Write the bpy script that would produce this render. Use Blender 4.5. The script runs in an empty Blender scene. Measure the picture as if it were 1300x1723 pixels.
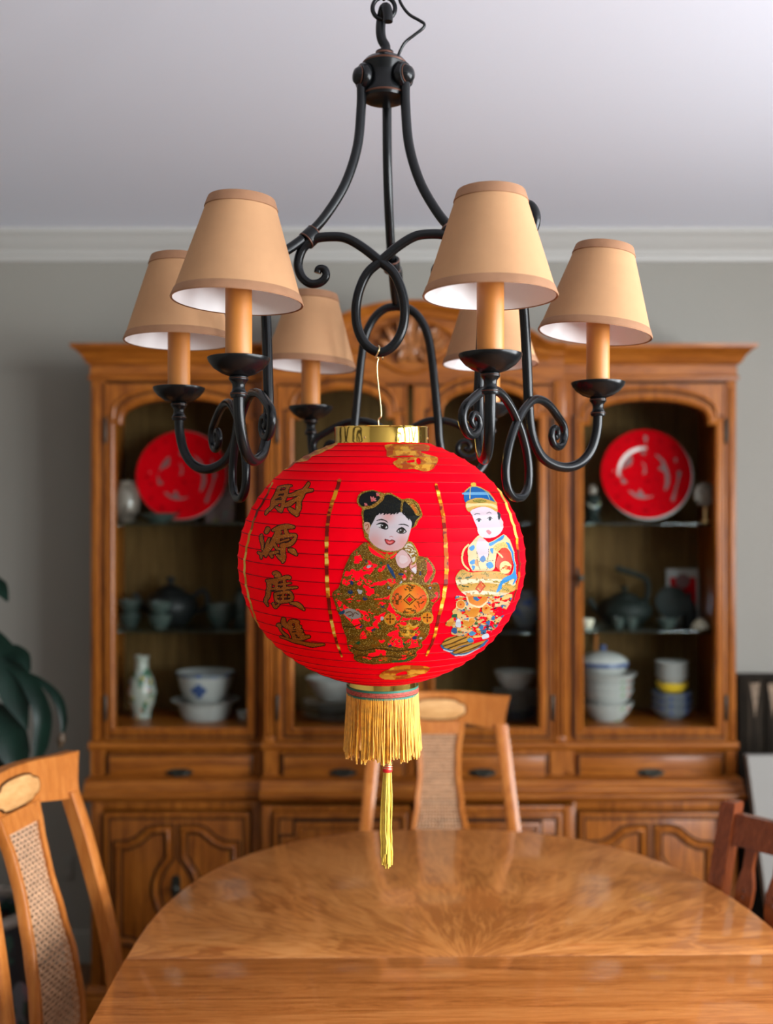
import bpy, bmesh, math, random
import numpy as np
from mathutils import Vector, Matrix, noise as mnoise

random.seed(7)
np.random.seed(7)
SC = bpy.context.scene
COL = SC.collection
PI = math.pi
E = 1.45          # eye height
FP = 1800.0       # focal length in photograph pixels (1300 x 1723)
HY = 887.0        # horizon row

# ------------------------------------------------------------------ camera
cam_d = bpy.data.cameras.new('camera')
cam = bpy.data.objects.new('camera', cam_d)
COL.objects.link(cam)
cam.location = (0, 0, E)
cam.rotation_euler = (PI / 2, 0, 0)
cam_d.sensor_fit = 'VERTICAL'
cam_d.sensor_height = 36.0
cam_d.sensor_width = 36.0
cam_d.lens = 36.0 * FP / 1723.0
cam_d.shift_y = (HY - 861.5) / 1723.0
cam_d.clip_start = 0.05
cam_d.dof.use_dof = True
cam_d.dof.focus_distance = 1.31
cam_d.dof.aperture_fstop = 3.0
SC.camera = cam

# ------------------------------------------------------------------ world, light, exposure
w = bpy.data.worlds.new('overcast_sky')
SC.world = w
w.use_nodes = True
w.node_tree.nodes['Background'].inputs[0].default_value = (0.75, 0.86, 1.0, 1)
w.node_tree.nodes['Background'].inputs[1].default_value = 1.0

def area(name, loc, target, sx, sy, power, color=(1, 1, 1)):
    d = bpy.data.lights.new(name, 'AREA')
    d.shape = 'RECTANGLE'
    d.size = sx
    d.size_y = sy
    d.energy = power
    d.color = color
    o = bpy.data.objects.new(name, d)
    COL.objects.link(o)
    o.location = loc
    o.rotation_euler = (Vector(target) - Vector(loc)).to_track_quat('-Z', 'Y').to_euler()
    return o

area('daylight_right_window', (2.78, 0.45, 1.5), (0, 0.45, 2.3), 2.7, 1.45, 212, (0.93, 0.97, 1.0))
area('daylight_right_rear_window', (2.78, -1.38, 1.5), (0.4, -0.2, 2.4), 0.8, 1.45, 100, (0.93, 0.97, 1.0))

SC.view_settings.view_transform = 'Standard'
SC.view_settings.look = 'None'
SC.view_settings.exposure = 0.5
SC.view_settings.gamma = 1.0
SC.view_settings.use_curve_mapping = False
SC.render.engine = 'CYCLES'
SC.cycles.max_bounces = 10
SC.cycles.diffuse_bounces = 5
SC.cycles.glossy_bounces = 4
SC.cycles.transmission_bounces = 6
SC.cycles.transparent_max_bounces = 12
SC.cycles.use_denoising = True
SC.cycles.sample_clamp_indirect = 6.0

# ------------------------------------------------------------------ mesh helpers
class MB:
    """collects vertices and faces of ONE mesh"""
    def __init__(s):
        s.v = []; s.f = []; s.m = []
    def add(s, vs, fs, m=0):
        b = len(s.v)
        s.v.extend([tuple(map(float, p)) for p in vs])
        s.f.extend([tuple(b + i for i in f) for f in fs])
        s.m.extend([m] * len(fs))
        return s

def hexa(mb, p, m=0):
    """p: 8 corners, bottom 4 ccw then top 4"""
    mb.add(p, [(3, 2, 1, 0), (4, 5, 6, 7), (0, 1, 5, 4), (1, 2, 6, 5), (2, 3, 7, 6), (3, 0, 4, 7)], m)

def box(mb, x0, x1, y0, y1, z0, z1, bev=0.0, m=0):
    if bev <= 0:
        hexa(mb, [(x0, y0, z0), (x1, y0, z0), (x1, y1, z0), (x0, y1, z0),
                  (x0, y0, z1), (x1, y0, z1), (x1, y1, z1), (x0, y1, z1)], m)
        return mb
    bm = bmesh.new()
    bmesh.ops.create_cube(bm, size=1)
    for v in bm.verts:
        v.co = Vector(((x0 + x1) / 2 + v.co.x * (x1 - x0), (y0 + y1) / 2 + v.co.y * (y1 - y0), (z0 + z1) / 2 + v.co.z * (z1 - z0)))
    bmesh.ops.bevel(bm, geom=bm.edges[:], offset=bev, segments=2, affect='EDGES', profile=0.5)
    bm.verts.index_update()
    mb.add([v.co[:] for v in bm.verts], [[v.index for v in f.verts] for f in bm.faces], m)
    bm.free()
    return mb

def lathe(mb, prof, c=(0, 0, 0), n=32, a0=0.0, a1=2 * PI, m=0):
    """prof: list of (r, z) from bottom outside up; a closed shell when it starts and ends on the axis"""
    full = abs(a1 - a0 - 2 * PI) < 1e-6
    cols = n if full else n + 1
    vs = []
    for r, z in prof:
        for i in range(cols):
            a = a0 + (a1 - a0) * i / n
            vs.append((c[0] + r * math.cos(a), c[1] + r * math.sin(a), c[2] + z))
    fs = []
    for k in range(len(prof) - 1):
        for i in range(n):
            j = (i + 1) % cols
            a, b, cc, d = k * cols + i, k * cols + j, (k + 1) * cols + j, (k + 1) * cols + i
            if prof[k][0] < 1e-7:
                fs.append((a, cc, d))
            elif prof[k + 1][0] < 1e-7:
                fs.append((a, b, d))
            else:
                fs.append((a, b, cc, d))
    mb.add(vs, fs, m)
    return mb

def catmull(pts, n=8, closed=False):
    P = [Vector(p) for p in pts]
    out = []
    L = len(P)
    for i in range(L if closed else L - 1):
        if closed:
            p0, p1, p2, p3 = P[(i - 1) % L], P[i], P[(i + 1) % L], P[(i + 2) % L]
        else:
            p1, p2 = P[i], P[i + 1]
            p0 = P[i - 1] if i else p1 * 2 - p2
            p3 = P[i + 2] if i + 2 < L else p2 * 2 - p1
        for k in range(n):
            t = k / n
            out.append(0.5 * ((2 * p1) + (p2 - p0) * t + (2 * p0 - 5 * p1 + 4 * p2 - p3) * t * t + (3 * p1 - p0 - 3 * p2 + p3) * t ** 3))
    if not closed:
        out.append(P[-1])
    return out

def tube(mb, pts, rad, seg=10, closed=False, caps=True, m=0, flat=None):
    """round bar along pts; rad one number or one per point; flat=(sx, sy) squashes the section"""
    P = [Vector(p) for p in pts]
    n = len(P)
    R = [rad] * n if not hasattr(rad, '__len__') else rad
    T = []
    for i in range(n):
        a = P[(i - 1) % n] if (closed or i) else P[i]
        b = P[(i + 1) % n] if (closed or i < n - 1) else P[i]
        t = (b - a)
        T.append(t.normalized() if t.length > 1e-12 else Vector((0, 0, 1)))
    up = Vector((0, 0, 1)) if abs(T[0].z) < 0.9 else Vector((1, 0, 0))
    N = (up - T[0] * up.dot(T[0])).normalized()
    vs = []
    fs = []
    for i in range(n):
        if i:
            q = T[i - 1].rotation_difference(T[i])
            N = q @ N
            N = (N - T[i] * N.dot(T[i])).normalized()
        B = T[i].cross(N)
        for k in range(seg):
            a = 2 * PI * k / seg
            sx, sy = flat if flat else (1, 1)
            vs.append(P[i] + (N * math.cos(a) * sx + B * math.sin(a) * sy) * R[i])
    rng = n if closed else n - 1
    for i in range(rng):
        j = (i + 1) % n
        for k in range(seg):
            l = (k + 1) % seg
            fs.append((i * seg + k, i * seg + l, j * seg + l, j * seg + k))
    if caps and not closed:
        fs.append(tuple(range(seg - 1, -1, -1)))
        fs.append(tuple((n - 1) * seg + k for k in range(seg)))
    mb.add(vs, fs, m)
    return mb

def plate(mb, outer, holes, y0, y1, m=0):
    """flat board in the XZ plane with holes, front at y0 (nearer the camera), back at y1"""
    bm = bmesh.new()
    loops = []
    for lp in [outer] + list(holes):
        vs = [bm.verts.new((x, y0, z)) for x, z in lp]
        es = [bm.edges.new((vs[i], vs[(i + 1) % len(vs)])) for i in range(len(vs))]
        loops.append(es)
    alle = [e for l in loops for e in l]
    bmesh.ops.triangle_fill(bm, use_beauty=True, use_dissolve=False, edges=alle)
    r = bmesh.ops.extrude_face_region(bm, geom=bm.faces[:])
    for g in r['geom']:
        if isinstance(g, bmesh.types.BMVert):
            g.co.y = y1
    bmesh.ops.recalc_face_normals(bm, faces=bm.faces[:])
    bm.verts.index_update()
    mb.add([v.co[:] for v in bm.verts], [[v.index for v in f.verts] for f in bm.faces], m)
    bm.free()
    return mb

def sweep(mb, path, prof, y0, closed=False, m=0):
    """moulding along a path in XZ; prof (d, h): d sideways (left of travel), h towards the camera from y0"""
    n = len(path)
    P = [Vector((p[0], p[1])) for p in path]
    vs = []
    for i in range(n):
        a = P[i] - P[i - 1] if (closed or i) else P[1] - P[0]
        b = P[(i + 1) % n] - P[i] if (closed or i < n - 1) else P[-1] - P[-2]
        a = a.normalized(); b = b.normalized()
        na = Vector((-a.y, a.x)); nb = Vector((-b.y, b.x))
        mm = na + nb
        if mm.length < 1e-6:
            mm = na
        mm.normalize()
        k = 1.0 / max(0.45, mm.dot(na))
        for d, h in prof:
            vs.append((P[i].x + mm.x * d * k, y0 - h, P[i].y + mm.y * d * k))
    q = len(prof)
    fs = []
    for i in range(n if closed else n - 1):
        j = (i + 1) % n
        for k in range(q - 1):
            fs.append((i * q + k, i * q + k + 1, j * q + k + 1, j * q + k))
    if not closed:
        fs.append(tuple(range(q)))
        fs.append(tuple((n - 1) * q + k for k in reversed(range(q))))
    mb.add(vs, fs, m)
    return mb

def run_x(mb, prof, x0, x1, m=0, ret0=None, ret1=None):
    """horizontal moulding along X; prof (y, z) closed polygon"""
    n = len(prof)
    vs = [(x0, y, z) for y, z in prof] + [(x1, y, z) for y, z in prof]
    fs = [(i, (i + 1) % n, n + (i + 1) % n, n + i) for i in range(n)]
    fs.append(tuple(reversed(range(n)))); fs.append(tuple(range(n, 2 * n)))
    mb.add(vs, fs, m)
    return mb

# ------------------------------------------------------------------ object helpers
def base_of(p):
    v = Vector((0, 0, 0))
    while p is not None:
        v += Vector(p.location)
        p = p.parent
    return v

def obj(name, mb, mats, parent=None, local=False, ang=38, **props):
    """links ONE mesh object; vertices are in world space unless local"""
    me = bpy.data.meshes.new(name)
    vs = mb.v
    if parent is not None and not local:
        o0 = base_of(parent)
        vs = [(x - o0.x, y - o0.y, z - o0.z) for x, y, z in vs]
    me.from_pydata(vs, [], mb.f)
    for mt in (mats if isinstance(mats, (list, tuple)) else [mats]):
        me.materials.append(mt)
    if any(mb.m):
        me.polygons.foreach_set('material_index', mb.m)
    bm = bmesh.new(); bm.from_mesh(me)
    bmesh.ops.recalc_face_normals(bm, faces=bm.faces[:])
    bm.to_mesh(me); bm.free()
    if ang:
        me.polygons.foreach_set('use_smooth', [True] * len(me.polygons))
        me.set_sharp_from_angle(angle=math.radians(ang))
    me.update()
    o = bpy.data.objects.new(name, me)
    COL.objects.link(o)
    if parent is not None:
        o.parent = parent
    for k, v in props.items():
        o[k] = v
    return o

def thing(name, label, cat, loc=(0, 0, 0), rz=0.0, group=None):
    o = bpy.data.objects.new(name, None)
    COL.objects.link(o)
    o.empty_display_size = 0.05
    o.location = loc
    o.rotation_euler = (0, 0, rz)
    return tag(o, label, cat, group)

def tag(o, label, cat, group=None):
    o['label'] = label
    o['category'] = cat
    if group:
        o['group'] = group
    return o

def struct(name, mb, mats, parent=None, ang=38):
    o = obj(name, mb, mats, parent, ang=ang)
    if parent is None:
        o['kind'] = 'structure'
    return o

def copy_tree(o, parent=None):
    c = o.copy()
    COL.objects.link(c)
    c.parent = parent
    for ch in list(o.children):
        copy_tree(ch, c)
    return c

def dup(root, loc, rz, label, group=None, scale=None):
    r = copy_tree(root)
    r.location = loc
    r.rotation_euler = (0, 0, rz)
    if scale:
        r.scale = scale
    r['label'] = label
    if group:
        r['group'] = group
    return r

def X(px, y):
    return (px - 650.0) / FP * y

def Z(py, y):
    return E - (py - HY) / FP * y

# ------------------------------------------------------------------ materials
def lin(c):
    return tuple(((v / 255.0) / 12.92 if v / 255.0 <= 0.04045 else (((v / 255.0) + 0.055) / 1.055) ** 2.4) for v in c)

def new_mat(name):
    m = bpy.data.materials.new(name)
    m.use_nodes = True
    nt = m.node_tree
    return m, nt, nt.nodes['Principled BSDF']

def plain(name, col, rough=0.5, metal=0.0, coat=0.0, spec=0.5, bump=0.0, bscale=200.0, vary=0.0, vscale=20.0, sheen=0.0):
    m, nt, b = new_mat(name)
    b.inputs['Base Color'].default_value = (*col, 1)
    b.inputs['Roughness'].default_value = rough
    b.inputs['Metallic'].default_value = metal
    b.inputs['Coat Weight'].default_value = coat
    b.inputs['Coat Roughness'].default_value = 0.12
    b.inputs['Specular IOR Level'].default_value = spec
    b.inputs['Sheen Weight'].default_value = sheen
    tc = nt.nodes.new('ShaderNodeTexCoord')
    if vary:
        n = nt.nodes.new('ShaderNodeTexNoise')
        n.inputs['Scale'].default_value = vscale
        n.inputs['Detail'].default_value = 4
        nt.links.new(tc.outputs['Object'], n.inputs['Vector'])
        r = nt.nodes.new('ShaderNodeValToRGB')
        r.color_ramp.elements[0].position = 0.3
        r.color_ramp.elements[1].position = 0.7
        r.color_ramp.elements[0].color = (*[max(0, c * (1 - vary)) for c in col], 1)
        r.color_ramp.elements[1].color = (*[min(1, c * (1 + vary)) for c in col], 1)
        nt.links.new(n.outputs['Fac'], r.inputs['Fac'])
        nt.links.new(r.outputs['Color'], b.inputs['Base Color'])
    if bump:
        n2 = nt.nodes.new('ShaderNodeTexNoise')
        n2.inputs['Scale'].default_value = bscale
        n2.inputs['Detail'].default_value = 3
        nt.links.new(tc.outputs['Object'], n2.inputs['Vector'])
        bp = nt.nodes.new('ShaderNodeBump')
        bp.inputs['Strength'].default_value = bump
        bp.inputs['Distance'].default_value = 0.002
        nt.links.new(n2.outputs['Fac'], bp.inputs['Height'])
        nt.links.new(bp.outputs['Normal'], b.inputs['Normal'])
    return m

def wood(name, dark, mid, light, axis='z', scale=1.0, rough=0.38, coat=0.12, stretch=14.0, coat_r=0.15, bump=0.06, lines=0.0):
    """long-grained timber; axis is the direction of the grain"""
    m, nt, b = new_mat(name)
    N = nt.nodes.new
    L = nt.links.new
    tc = N('ShaderNodeTexCoord')
    mp = N('ShaderNodeMapping')
    s = [stretch * scale] * 3
    s['xyz'.index(axis)] = scale
    mp.inputs['Scale'].default_value = s
    L(tc.outputs['Object'], mp.inputs['Vector'])
    n1 = N('ShaderNodeTexNoise'); n1.inputs['Scale'].default_value = 1.6; n1.inputs['Detail'].default_value = 6; n1.inputs['Roughness'].default_value = 0.6; n1.inputs['Distortion'].default_value = 1.2
    L(mp.outputs['Vector'], n1.inputs['Vector'])
    n2 = N('ShaderNodeTexNoise'); n2.inputs['Scale'].default_value = 9.0; n2.inputs['Detail'].default_value = 4; n2.inputs['Roughness'].default_value = 0.65
    L(mp.outputs['Vector'], n2.inputs['Vector'])
    mx = N('ShaderNodeMath'); mx.operation = 'MULTIPLY_ADD'; mx.inputs[1].default_value = 0.35
    L(n2.outputs['Fac'], mx.inputs[0]); 
    mm = N('ShaderNodeMath'); mm.operation = 'MULTIPLY'; mm.inputs[1].default_value = 0.65
    L(n1.outputs['Fac'], mm.inputs[0]); L(mm.outputs[0], mx.inputs[2])
    if lines:
        a1 = N('ShaderNodeMath'); a1.operation = 'MULTIPLY'; a1.inputs[1].default_value = 75.0
        L(n1.outputs['Fac'], a1.inputs[0])
        a2 = N('ShaderNodeMath'); a2.operation = 'SINE'; L(a1.outputs[0], a2.inputs[0])
        a3 = N('ShaderNodeMath'); a3.operation = 'MULTIPLY_ADD'; a3.inputs[1].default_value = lines
        L(a2.outputs[0], a3.inputs[0]); L(mx.outputs[0], a3.inputs[2])
        mx = a3
    r = N('ShaderNodeValToRGB')
    e = r.color_ramp.elements
    e[0].position = 0.33; e[0].color = (*dark, 1)
    e[1].position = 0.66; e[1].color = (*light, 1)
    k = e.new(0.49); k.color = (*mid, 1)
    L(mx.outputs[0], r.inputs['Fac'])
    L(r.outputs['Color'], b.inputs['Base Color'])
    b.inputs['Roughness'].default_value = rough
    b.inputs['Specular IOR Level'].default_value = 0.2
    b.inputs['Coat Weight'].default_value = coat
    b.inputs['Coat Roughness'].default_value = coat_r
    if bump:
        bp = N('ShaderNodeBump'); bp.inputs['Strength'].default_value = bump; bp.inputs['Distance'].default_value = 0.001
        L(n2.outputs['Fac'], bp.inputs['Height']); L(bp.outputs['Normal'], b.inputs['Normal'])
    return m

def sunburst(name, dark, mid, light, cx, cy):
    """matched veneer wedges fanning out from a point of the seam"""
    m, nt, b = new_mat(name)
    N = nt.nodes.new
    L = nt.links.new
    def math_(op, a=None, bb=None, c=None):
        n = N('ShaderNodeMath'); n.operation = op
        for i, v in enumerate((a, bb, c)):
            if v is None: continue
            if isinstance(v, (int, float)): n.inputs[i].default_value = v
            else: L(v, n.inputs[i])
        return n.outputs[0]
    tc = N('ShaderNodeTexCoord')
    sp = N('ShaderNodeSeparateXYZ'); L(tc.outputs['Object'], sp.inputs[0])
    dx = math_('SUBTRACT', sp.outputs[0], cx); dy = math_('SUBTRACT', sp.outputs[1], cy)
    ang = math_('ARCTAN2', dx, math_('ADD', dy, 0.03))
    rad = math_('SQRT', math_('ADD', math_('MULTIPLY', dx, dx), math_('MULTIPLY', dy, dy)))
    fold = math_('PINGPONG', ang, PI / 8)          # mirrored wedges
    wid = math_('MULTIPLY', math_('FLOOR', math_('DIVIDE', ang, PI / 4)), 0.37)
    cb = N('ShaderNodeCombineXYZ')
    L(math_('MULTIPLY', fold, math_('ADD', math_('MULTIPLY', rad, 5.0), 1.6)), cb.inputs[0]); L(math_('MULTIPLY', rad, 1.9), cb.inputs[1]); L(wid, cb.inputs[2])
    n1 = N('ShaderNodeTexNoise'); n1.inputs['Scale'].default_value = 2.2; n1.inputs['Detail'].default_value = 4; n1.inputs['Roughness'].default_value = 0.5; n1.inputs['Distortion'].default_value = 0.6
    L(cb.outputs[0], n1.inputs['Vector'])
    # cathedral figure: nested arches inside every wedge
    arc = math_('SUBTRACT', math_('MULTIPLY', rad, 26.0), math_('MULTIPLY', math_('MULTIPLY', fold, fold), 34.0))
    wv = math_('SINE', math_('ADD', math_('MULTIPLY', n1.outputs['Fac'], 58.0), arc))
    n2 = N('ShaderNodeTexNoise'); n2.inputs['Scale'].default_value = 11; n2.inputs['Detail'].default_value = 3
    L(cb.outputs[0], n2.inputs['Vector'])
    n3 = N('ShaderNodeTexNoise'); n3.inputs['Scale'].default_value = 2.6; n3.inputs['Detail'].default_value = 2
    L(tc.outputs['Object'], n3.inputs['Vector'])
    val = math_('ADD', math_('MULTIPLY', n1.outputs['Fac'], 0.30), math_('ADD', math_('MULTIPLY', wv, 0.042), math_('ADD', math_('MULTIPLY', n2.outputs['Fac'], 0.20), math_('MULTIPLY', n3.outputs['Fac'], 0.42))))
    r = N('ShaderNodeValToRGB')
    e = r.color_ramp.elements
    e[0].position = 0.38; e[0].color = (*dark, 1)
    e[1].position = 0.62; e[1].color = (*light, 1)
    k = e.new(0.48); k.color = (*mid, 1)
    L(val, r.inputs['Fac']); L(r.outputs['Color'], b.inputs['Base Color'])
    b.inputs['Roughness'].default_value = 0.34
    b.inputs['Coat Weight'].default_value = 0.6
    b.inputs['Coat Roughness'].default_value = 0.06
    return m

def fabric(name, col, transl=0.3, rough=0.85, sheen=0.0, bscale=1500.0, bump=0.15, vary=0.08, spec=0.3):
    m = plain(name, col, rough, bump=bump, bscale=bscale, vary=vary, vscale=60, sheen=sheen, spec=spec)
    nt = m.node_tree
    b = nt.nodes['Principled BSDF']
    out = nt.nodes['Material Output']
    t = nt.nodes.new('ShaderNodeBsdfTranslucent')
    t.inputs['Color'].default_value = (*col, 1)
    mx = nt.nodes.new('ShaderNodeMixShader')
    mx.inputs[0].default_value = transl
    nt.links.new(b.outputs[0], mx.inputs[1]); nt.links.new(t.outputs[0], mx.inputs[2])
    nt.links.new(mx.outputs[0], out.inputs['Surface'])
    return m

def glass_mat(name, tint=(0.96, 0.98, 0.97), refl=0.9):
    m, nt, b = new_mat(name)
    nt.nodes.remove(b)
    out = nt.nodes['Material Output']
    tr = nt.nodes.new('ShaderNodeBsdfTransparent'); tr.inputs[0].default_value = (*tint, 1)
    gl = nt.nodes.new('ShaderNodeBsdfGlossy'); gl.inputs['Roughness'].default_value = 0.02
    fr = nt.nodes.new('ShaderNodeFresnel'); fr.inputs[0].default_value = 1.45
    mu = nt.nodes.new('ShaderNodeMath'); mu.operation = 'MULTIPLY'; mu.inputs[1].default_value = refl
    mx = nt.nodes.new('ShaderNodeMixShader')
    nt.links.new(fr.outputs[0], mu.inputs[0]); nt.links.new(mu.outputs[0], mx.inputs[0])
    nt.links.new(tr.outputs[0], mx.inputs[1]); nt.links.new(gl.outputs[0], mx.inputs[2])
    nt.links.new(mx.outputs[0], out.inputs['Surface'])
    return m

def painted(name, rough=0.45, spec=0.4, transl=0.0, glint=0.0):
    """flat print: colour comes from the painted colour attribute; glint adds metallic glitter where alpha is low"""
    m, nt, b = new_mat(name)
    a = nt.nodes.new('ShaderNodeVertexColor'); a.layer_name = 'paint'
    nt.links.new(a.outputs['Color'], b.inputs['Base Color'])
    b.inputs['Roughness'].default_value = rough
    b.inputs['Specular IOR Level'].default_value = spec
    if glint:
        nt.links.new(a.outputs['Alpha'], b.inputs['Metallic'])
    return m

M = {}
M['cab'] = wood('cabinet_wood', (0.090, 0.021, 0.002), (0.220, 0.062, 0.006), (0.335, 0.112, 0.014), 'z', 2.2, 0.4, 0.12)
M['cab_h'] = wood('cabinet_wood_cross', (0.090, 0.021, 0.002), (0.220, 0.062, 0.006), (0.335, 0.112, 0.014), 'x', 2.2, 0.4, 0.12)
M['cab_dark'] = wood('cabinet_wood_carved', (0.09, 0.030, 0.010), (0.21, 0.078, 0.024), (0.38, 0.16, 0.055), 'z', 3.0, 0.34, 0.35)
M['groove'] = plain('dark_brown', (0.030, 0.010, 0.003), 0.6, spec=.2)  # on the cabinet: antique glaze lines that also paint in groove shade
M['cab_in'] = wood('cabinet_back_wood', (0.065, 0.037, 0.013), (0.105, 0.061, 0.021), (0.14, 0.085, 0.03), 'z', 2.0, 0.7, 0.0)
M['cab_in'].node_tree.nodes['Principled BSDF'].inputs['Specular IOR Level'].default_value = 0.05
M['table_end'] = sunburst('table_veneer_fan', (0.34, 0.108, 0.020), (0.53, 0.200, 0.046), (0.66, 0.285, 0.084), 0.0, 0.0)
M['table_leaf'] = wood('table_veneer_leaf', (0.28, 0.076, 0.012), (0.46, 0.150, 0.030), (0.58, 0.220, 0.056), 'x', 1.2, 0.36, 0.6, 18.0, 0.06, 0.0, 0.055)
M['table_edge'] = wood('table_edge_wood', (0.17, 0.055, 0.014), (0.28, 0.10, 0.028), (0.38, 0.15, 0.045), 'x', 2.0, 0.4, 0.3)
M['chair'] = wood('chair_wood', (0.30, 0.086, 0.013), (0.42, 0.133, 0.024), (0.51, 0.190, 0.044), 'z', 2.5, 0.34, 0.35)
M['medal'] = wood('chair_burl', (0.46, 0.22, 0.07), (0.60, 0.32, 0.12), (0.70, 0.41, 0.17), 'x', 5.0, 0.34, 0.35, 2.0)
M['cane'] = plain('woven_cane', (0.50, 0.29, 0.16), 0.55, vary=0.25, vscale=90)
M['chair_red'] = wood('red_brown_chair_wood', (0.08, 0.015, 0.004), (0.14, 0.031, 0.008), (0.21, 0.052, 0.014), 'z', 2.5, 0.25, 0.5)
M['iron'] = plain('dark_bronzed_iron', (0.005, 0.0055, 0.006), 0.25, 0.0, 0.0, 0.24)
M['iron_rub'] = plain('rubbed_bronze_edge', (0.085, 0.032, 0.018), 0.4, 0.4)
M['shade'] = fabric('tan_shade_fabric', (0.51, 0.280, 0.138), 0.22, 0.85, vary=0.03)
M['trim'] = fabric('brown_shade_binding', (0.30, 0.150, 0.078), 0.08, 0.8)
M['lining'] = plain('white_shade_lining', (0.86, 0.84, 0.84), 0.35)
M['candle'] = plain('amber_candle_sleeve', (0.47, 0.168, 0.028), 0.45, vary=0.08, vscale=14)
M['bulb'] = plain('white_bulb_glass', (0.85, 0.85, 0.82), 0.2)
M['gold'] = plain('gold_foil', (0.95, 0.62, 0.14), 0.10, 1.0, bump=0.22, bscale=30)
M['brass'] = plain('brass_wire', (0.70, 0.52, 0.25), 0.3, 0.9)
M['fringe'] = plain('yellow_fringe_thread', (0.70, 0.33, 0.016), 0.5, vary=0.25, vscale=120, sheen=0.3)
M['tassel'] = plain('pale_yellow_tassel_thread', (0.70, 0.50, 0.05), 0.5, vary=0.2, vscale=120, sheen=0.3)
M['red'] = plain('red_thread', (0.62, 0.01, 0.015), 0.5)
M['teal'] = plain('green_braid', (0.015, 0.16, 0.11), 0.6)
M['braid'] = plain('red_white_braid', (0.36, 0.075, 0.05), 0.6, vary=0.5, vscale=500)
M['rib_shadow'] = plain('rib_shadow_red', (0.30, 0.0, 0.005), 0.6, spec=.1)  # rib darkened so its colour carries the fold shadow
M['glass'] = glass_mat('door_glass', refl=0.03)
M['shelf'] = glass_mat('shelf_glass', (0.80, 0.90, 0.86))
M['metal_dark'] = plain('aged_brass_pull', (0.03, 0.03, 0.022), 0.42, 0.6)
M['wall'] = plain('warm_grey_wall_paint', (0.25, 0.237, 0.205), 0.75, bump=0.05, bscale=300)
M['ceiling'] = plain('white_ceiling_paint', (0.755, 0.785, 0.875), 0.85, bump=0.04, bscale=250)
M['white_trim'] = plain('white_trim_paint', (0.42, 0.41, 0.385), 0.45)
M['floor'] = wood('dark_floor_wood', (0.10, 0.045, 0.02), (0.16, 0.075, 0.033), (0.22, 0.105, 0.05), 'y', 1.5, 0.4, 0.2)

# ------------------------------------------------------------------ room
YW = 3.57; CZ = 2.43; XL = -1.95; XR = 2.60; YF = -2.2
f = MB(); box(f, XL - .1, XR + .1, YF - .1, YW + .1, -0.1, 0.0); struct('floor', f, M['floor'])
f = MB(); box(f, XL - .1, XR + .1, YF - .1, YW + .1, CZ, CZ + 0.1); struct('ceiling', f, M['ceiling'])
f = MB(); box(f, XL - .1, XR + .1, YW, YW + 0.1, 0, CZ); struct('wall_back', f, M['wall'])
f = MB(); box(f, XL - 0.1, XL, YF, YW, 0, CZ); struct('wall_left', f, M['wall'])
WZ0, WZ1 = 0.80, 2.20
WIN = ((-1.85, -1.0), (-0.9, 0.40), (0.50, 1.8))
f = MB()
box(f, XR, XR + 0.1, YF, YW, 0, WZ0); box(f, XR, XR + 0.1, YF, YW, WZ1, CZ)
for a, b in ((YF, WIN[0][0]), (WIN[0][1], WIN[1][0]), (WIN[1][1], WIN[2][0]), (WIN[2][1], YW)):
    box(f, XR, XR + 0.1, a, b, WZ0, WZ1)
struct('wall_right', f, M['wall'])
f = MB(); box(f, XL, XR, YF - 0.1, YF, 0, CZ); struct('wall_front', f, M['wall'])
for n_, (a, b) in enumerate(WIN):
    f = MB()
    for y in (a, a + (b - a) / 2 - .03, b - .06):
        box(f, XR + .02, XR + .06, y, y + .06, WZ0, WZ1)
    for z in (WZ0, WZ0 + .66, WZ1 - .06):
        box(f, XR + .03, XR + .05, a, b, z, z + .05)
    struct('window_%d' % (n_ + 1), f, M['white_trim'])
# crown moulding of the back wall, side walls
f = MB()
zt = CZ
run_x(f, [(YW, zt), (YW - .075, zt), (YW - .075, zt - .014), (YW - .062, zt - .022), (YW - .052, zt - .034), (YW - .038, zt - .050), (YW - .024, zt - .060), (YW - .020, zt - .066), (YW - .020, zt - .074), (YW - .011, zt - .080), (YW - .009, zt - .092), (YW, zt - .096)], XL, XR)
struct('trim_1', f, M['white_trim'], ang=20)
f = MB()
run_x(f, [(YW, 0), (YW - .016, 0), (YW - .016, .085), (YW - .010, .10), (YW, .105)], XL, XR)
struct('baseboard_back', f, M['wall'])
f = MB(); box(f, X(106, YW), X(124, YW), YW - .006, YW, Z(1480, YW), Z(1440, YW), .002)
ou = obj('wall_outlet', f, M['wall'])
tag(ou, 'grey wall outlet plate low on the wall between plant and cabinet', 'outlet')
for dz in (-.018, .018):
    f = MB(); box(f, X(115, YW) - .012, X(115, YW) + .012, YW - .008, YW - .005, Z(1460, YW) + dz - .011, Z(1460, YW) + dz + .011, .002)
    obj('socket', f, M['wall'], ou)

# ------------------------------------------------------------------ chandelier
CX, CY = -0.0027, 1.475
R = 0.290
ROT = 0.5
ch = thing('chandelier', 'black iron six-arm chandelier with tan fabric shades hanging from the ceiling', 'chandelier', (CX, CY, E + 0.04))
def pol(az, rho, zeta, tang=0.0):
    a = math.radians(az)
    return Vector((CX + rho * math.cos(a) - tang * math.sin(a), CY + rho * math.sin(a) + tang * math.cos(a), E + zeta))

ROD = [-156 + ROT, -36 + ROT, 84 + ROT]
ARM = {ROD[0]: (-1, 1), ROD[1]: (-1, 1), ROD[2]: (-1, 1)}

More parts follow.
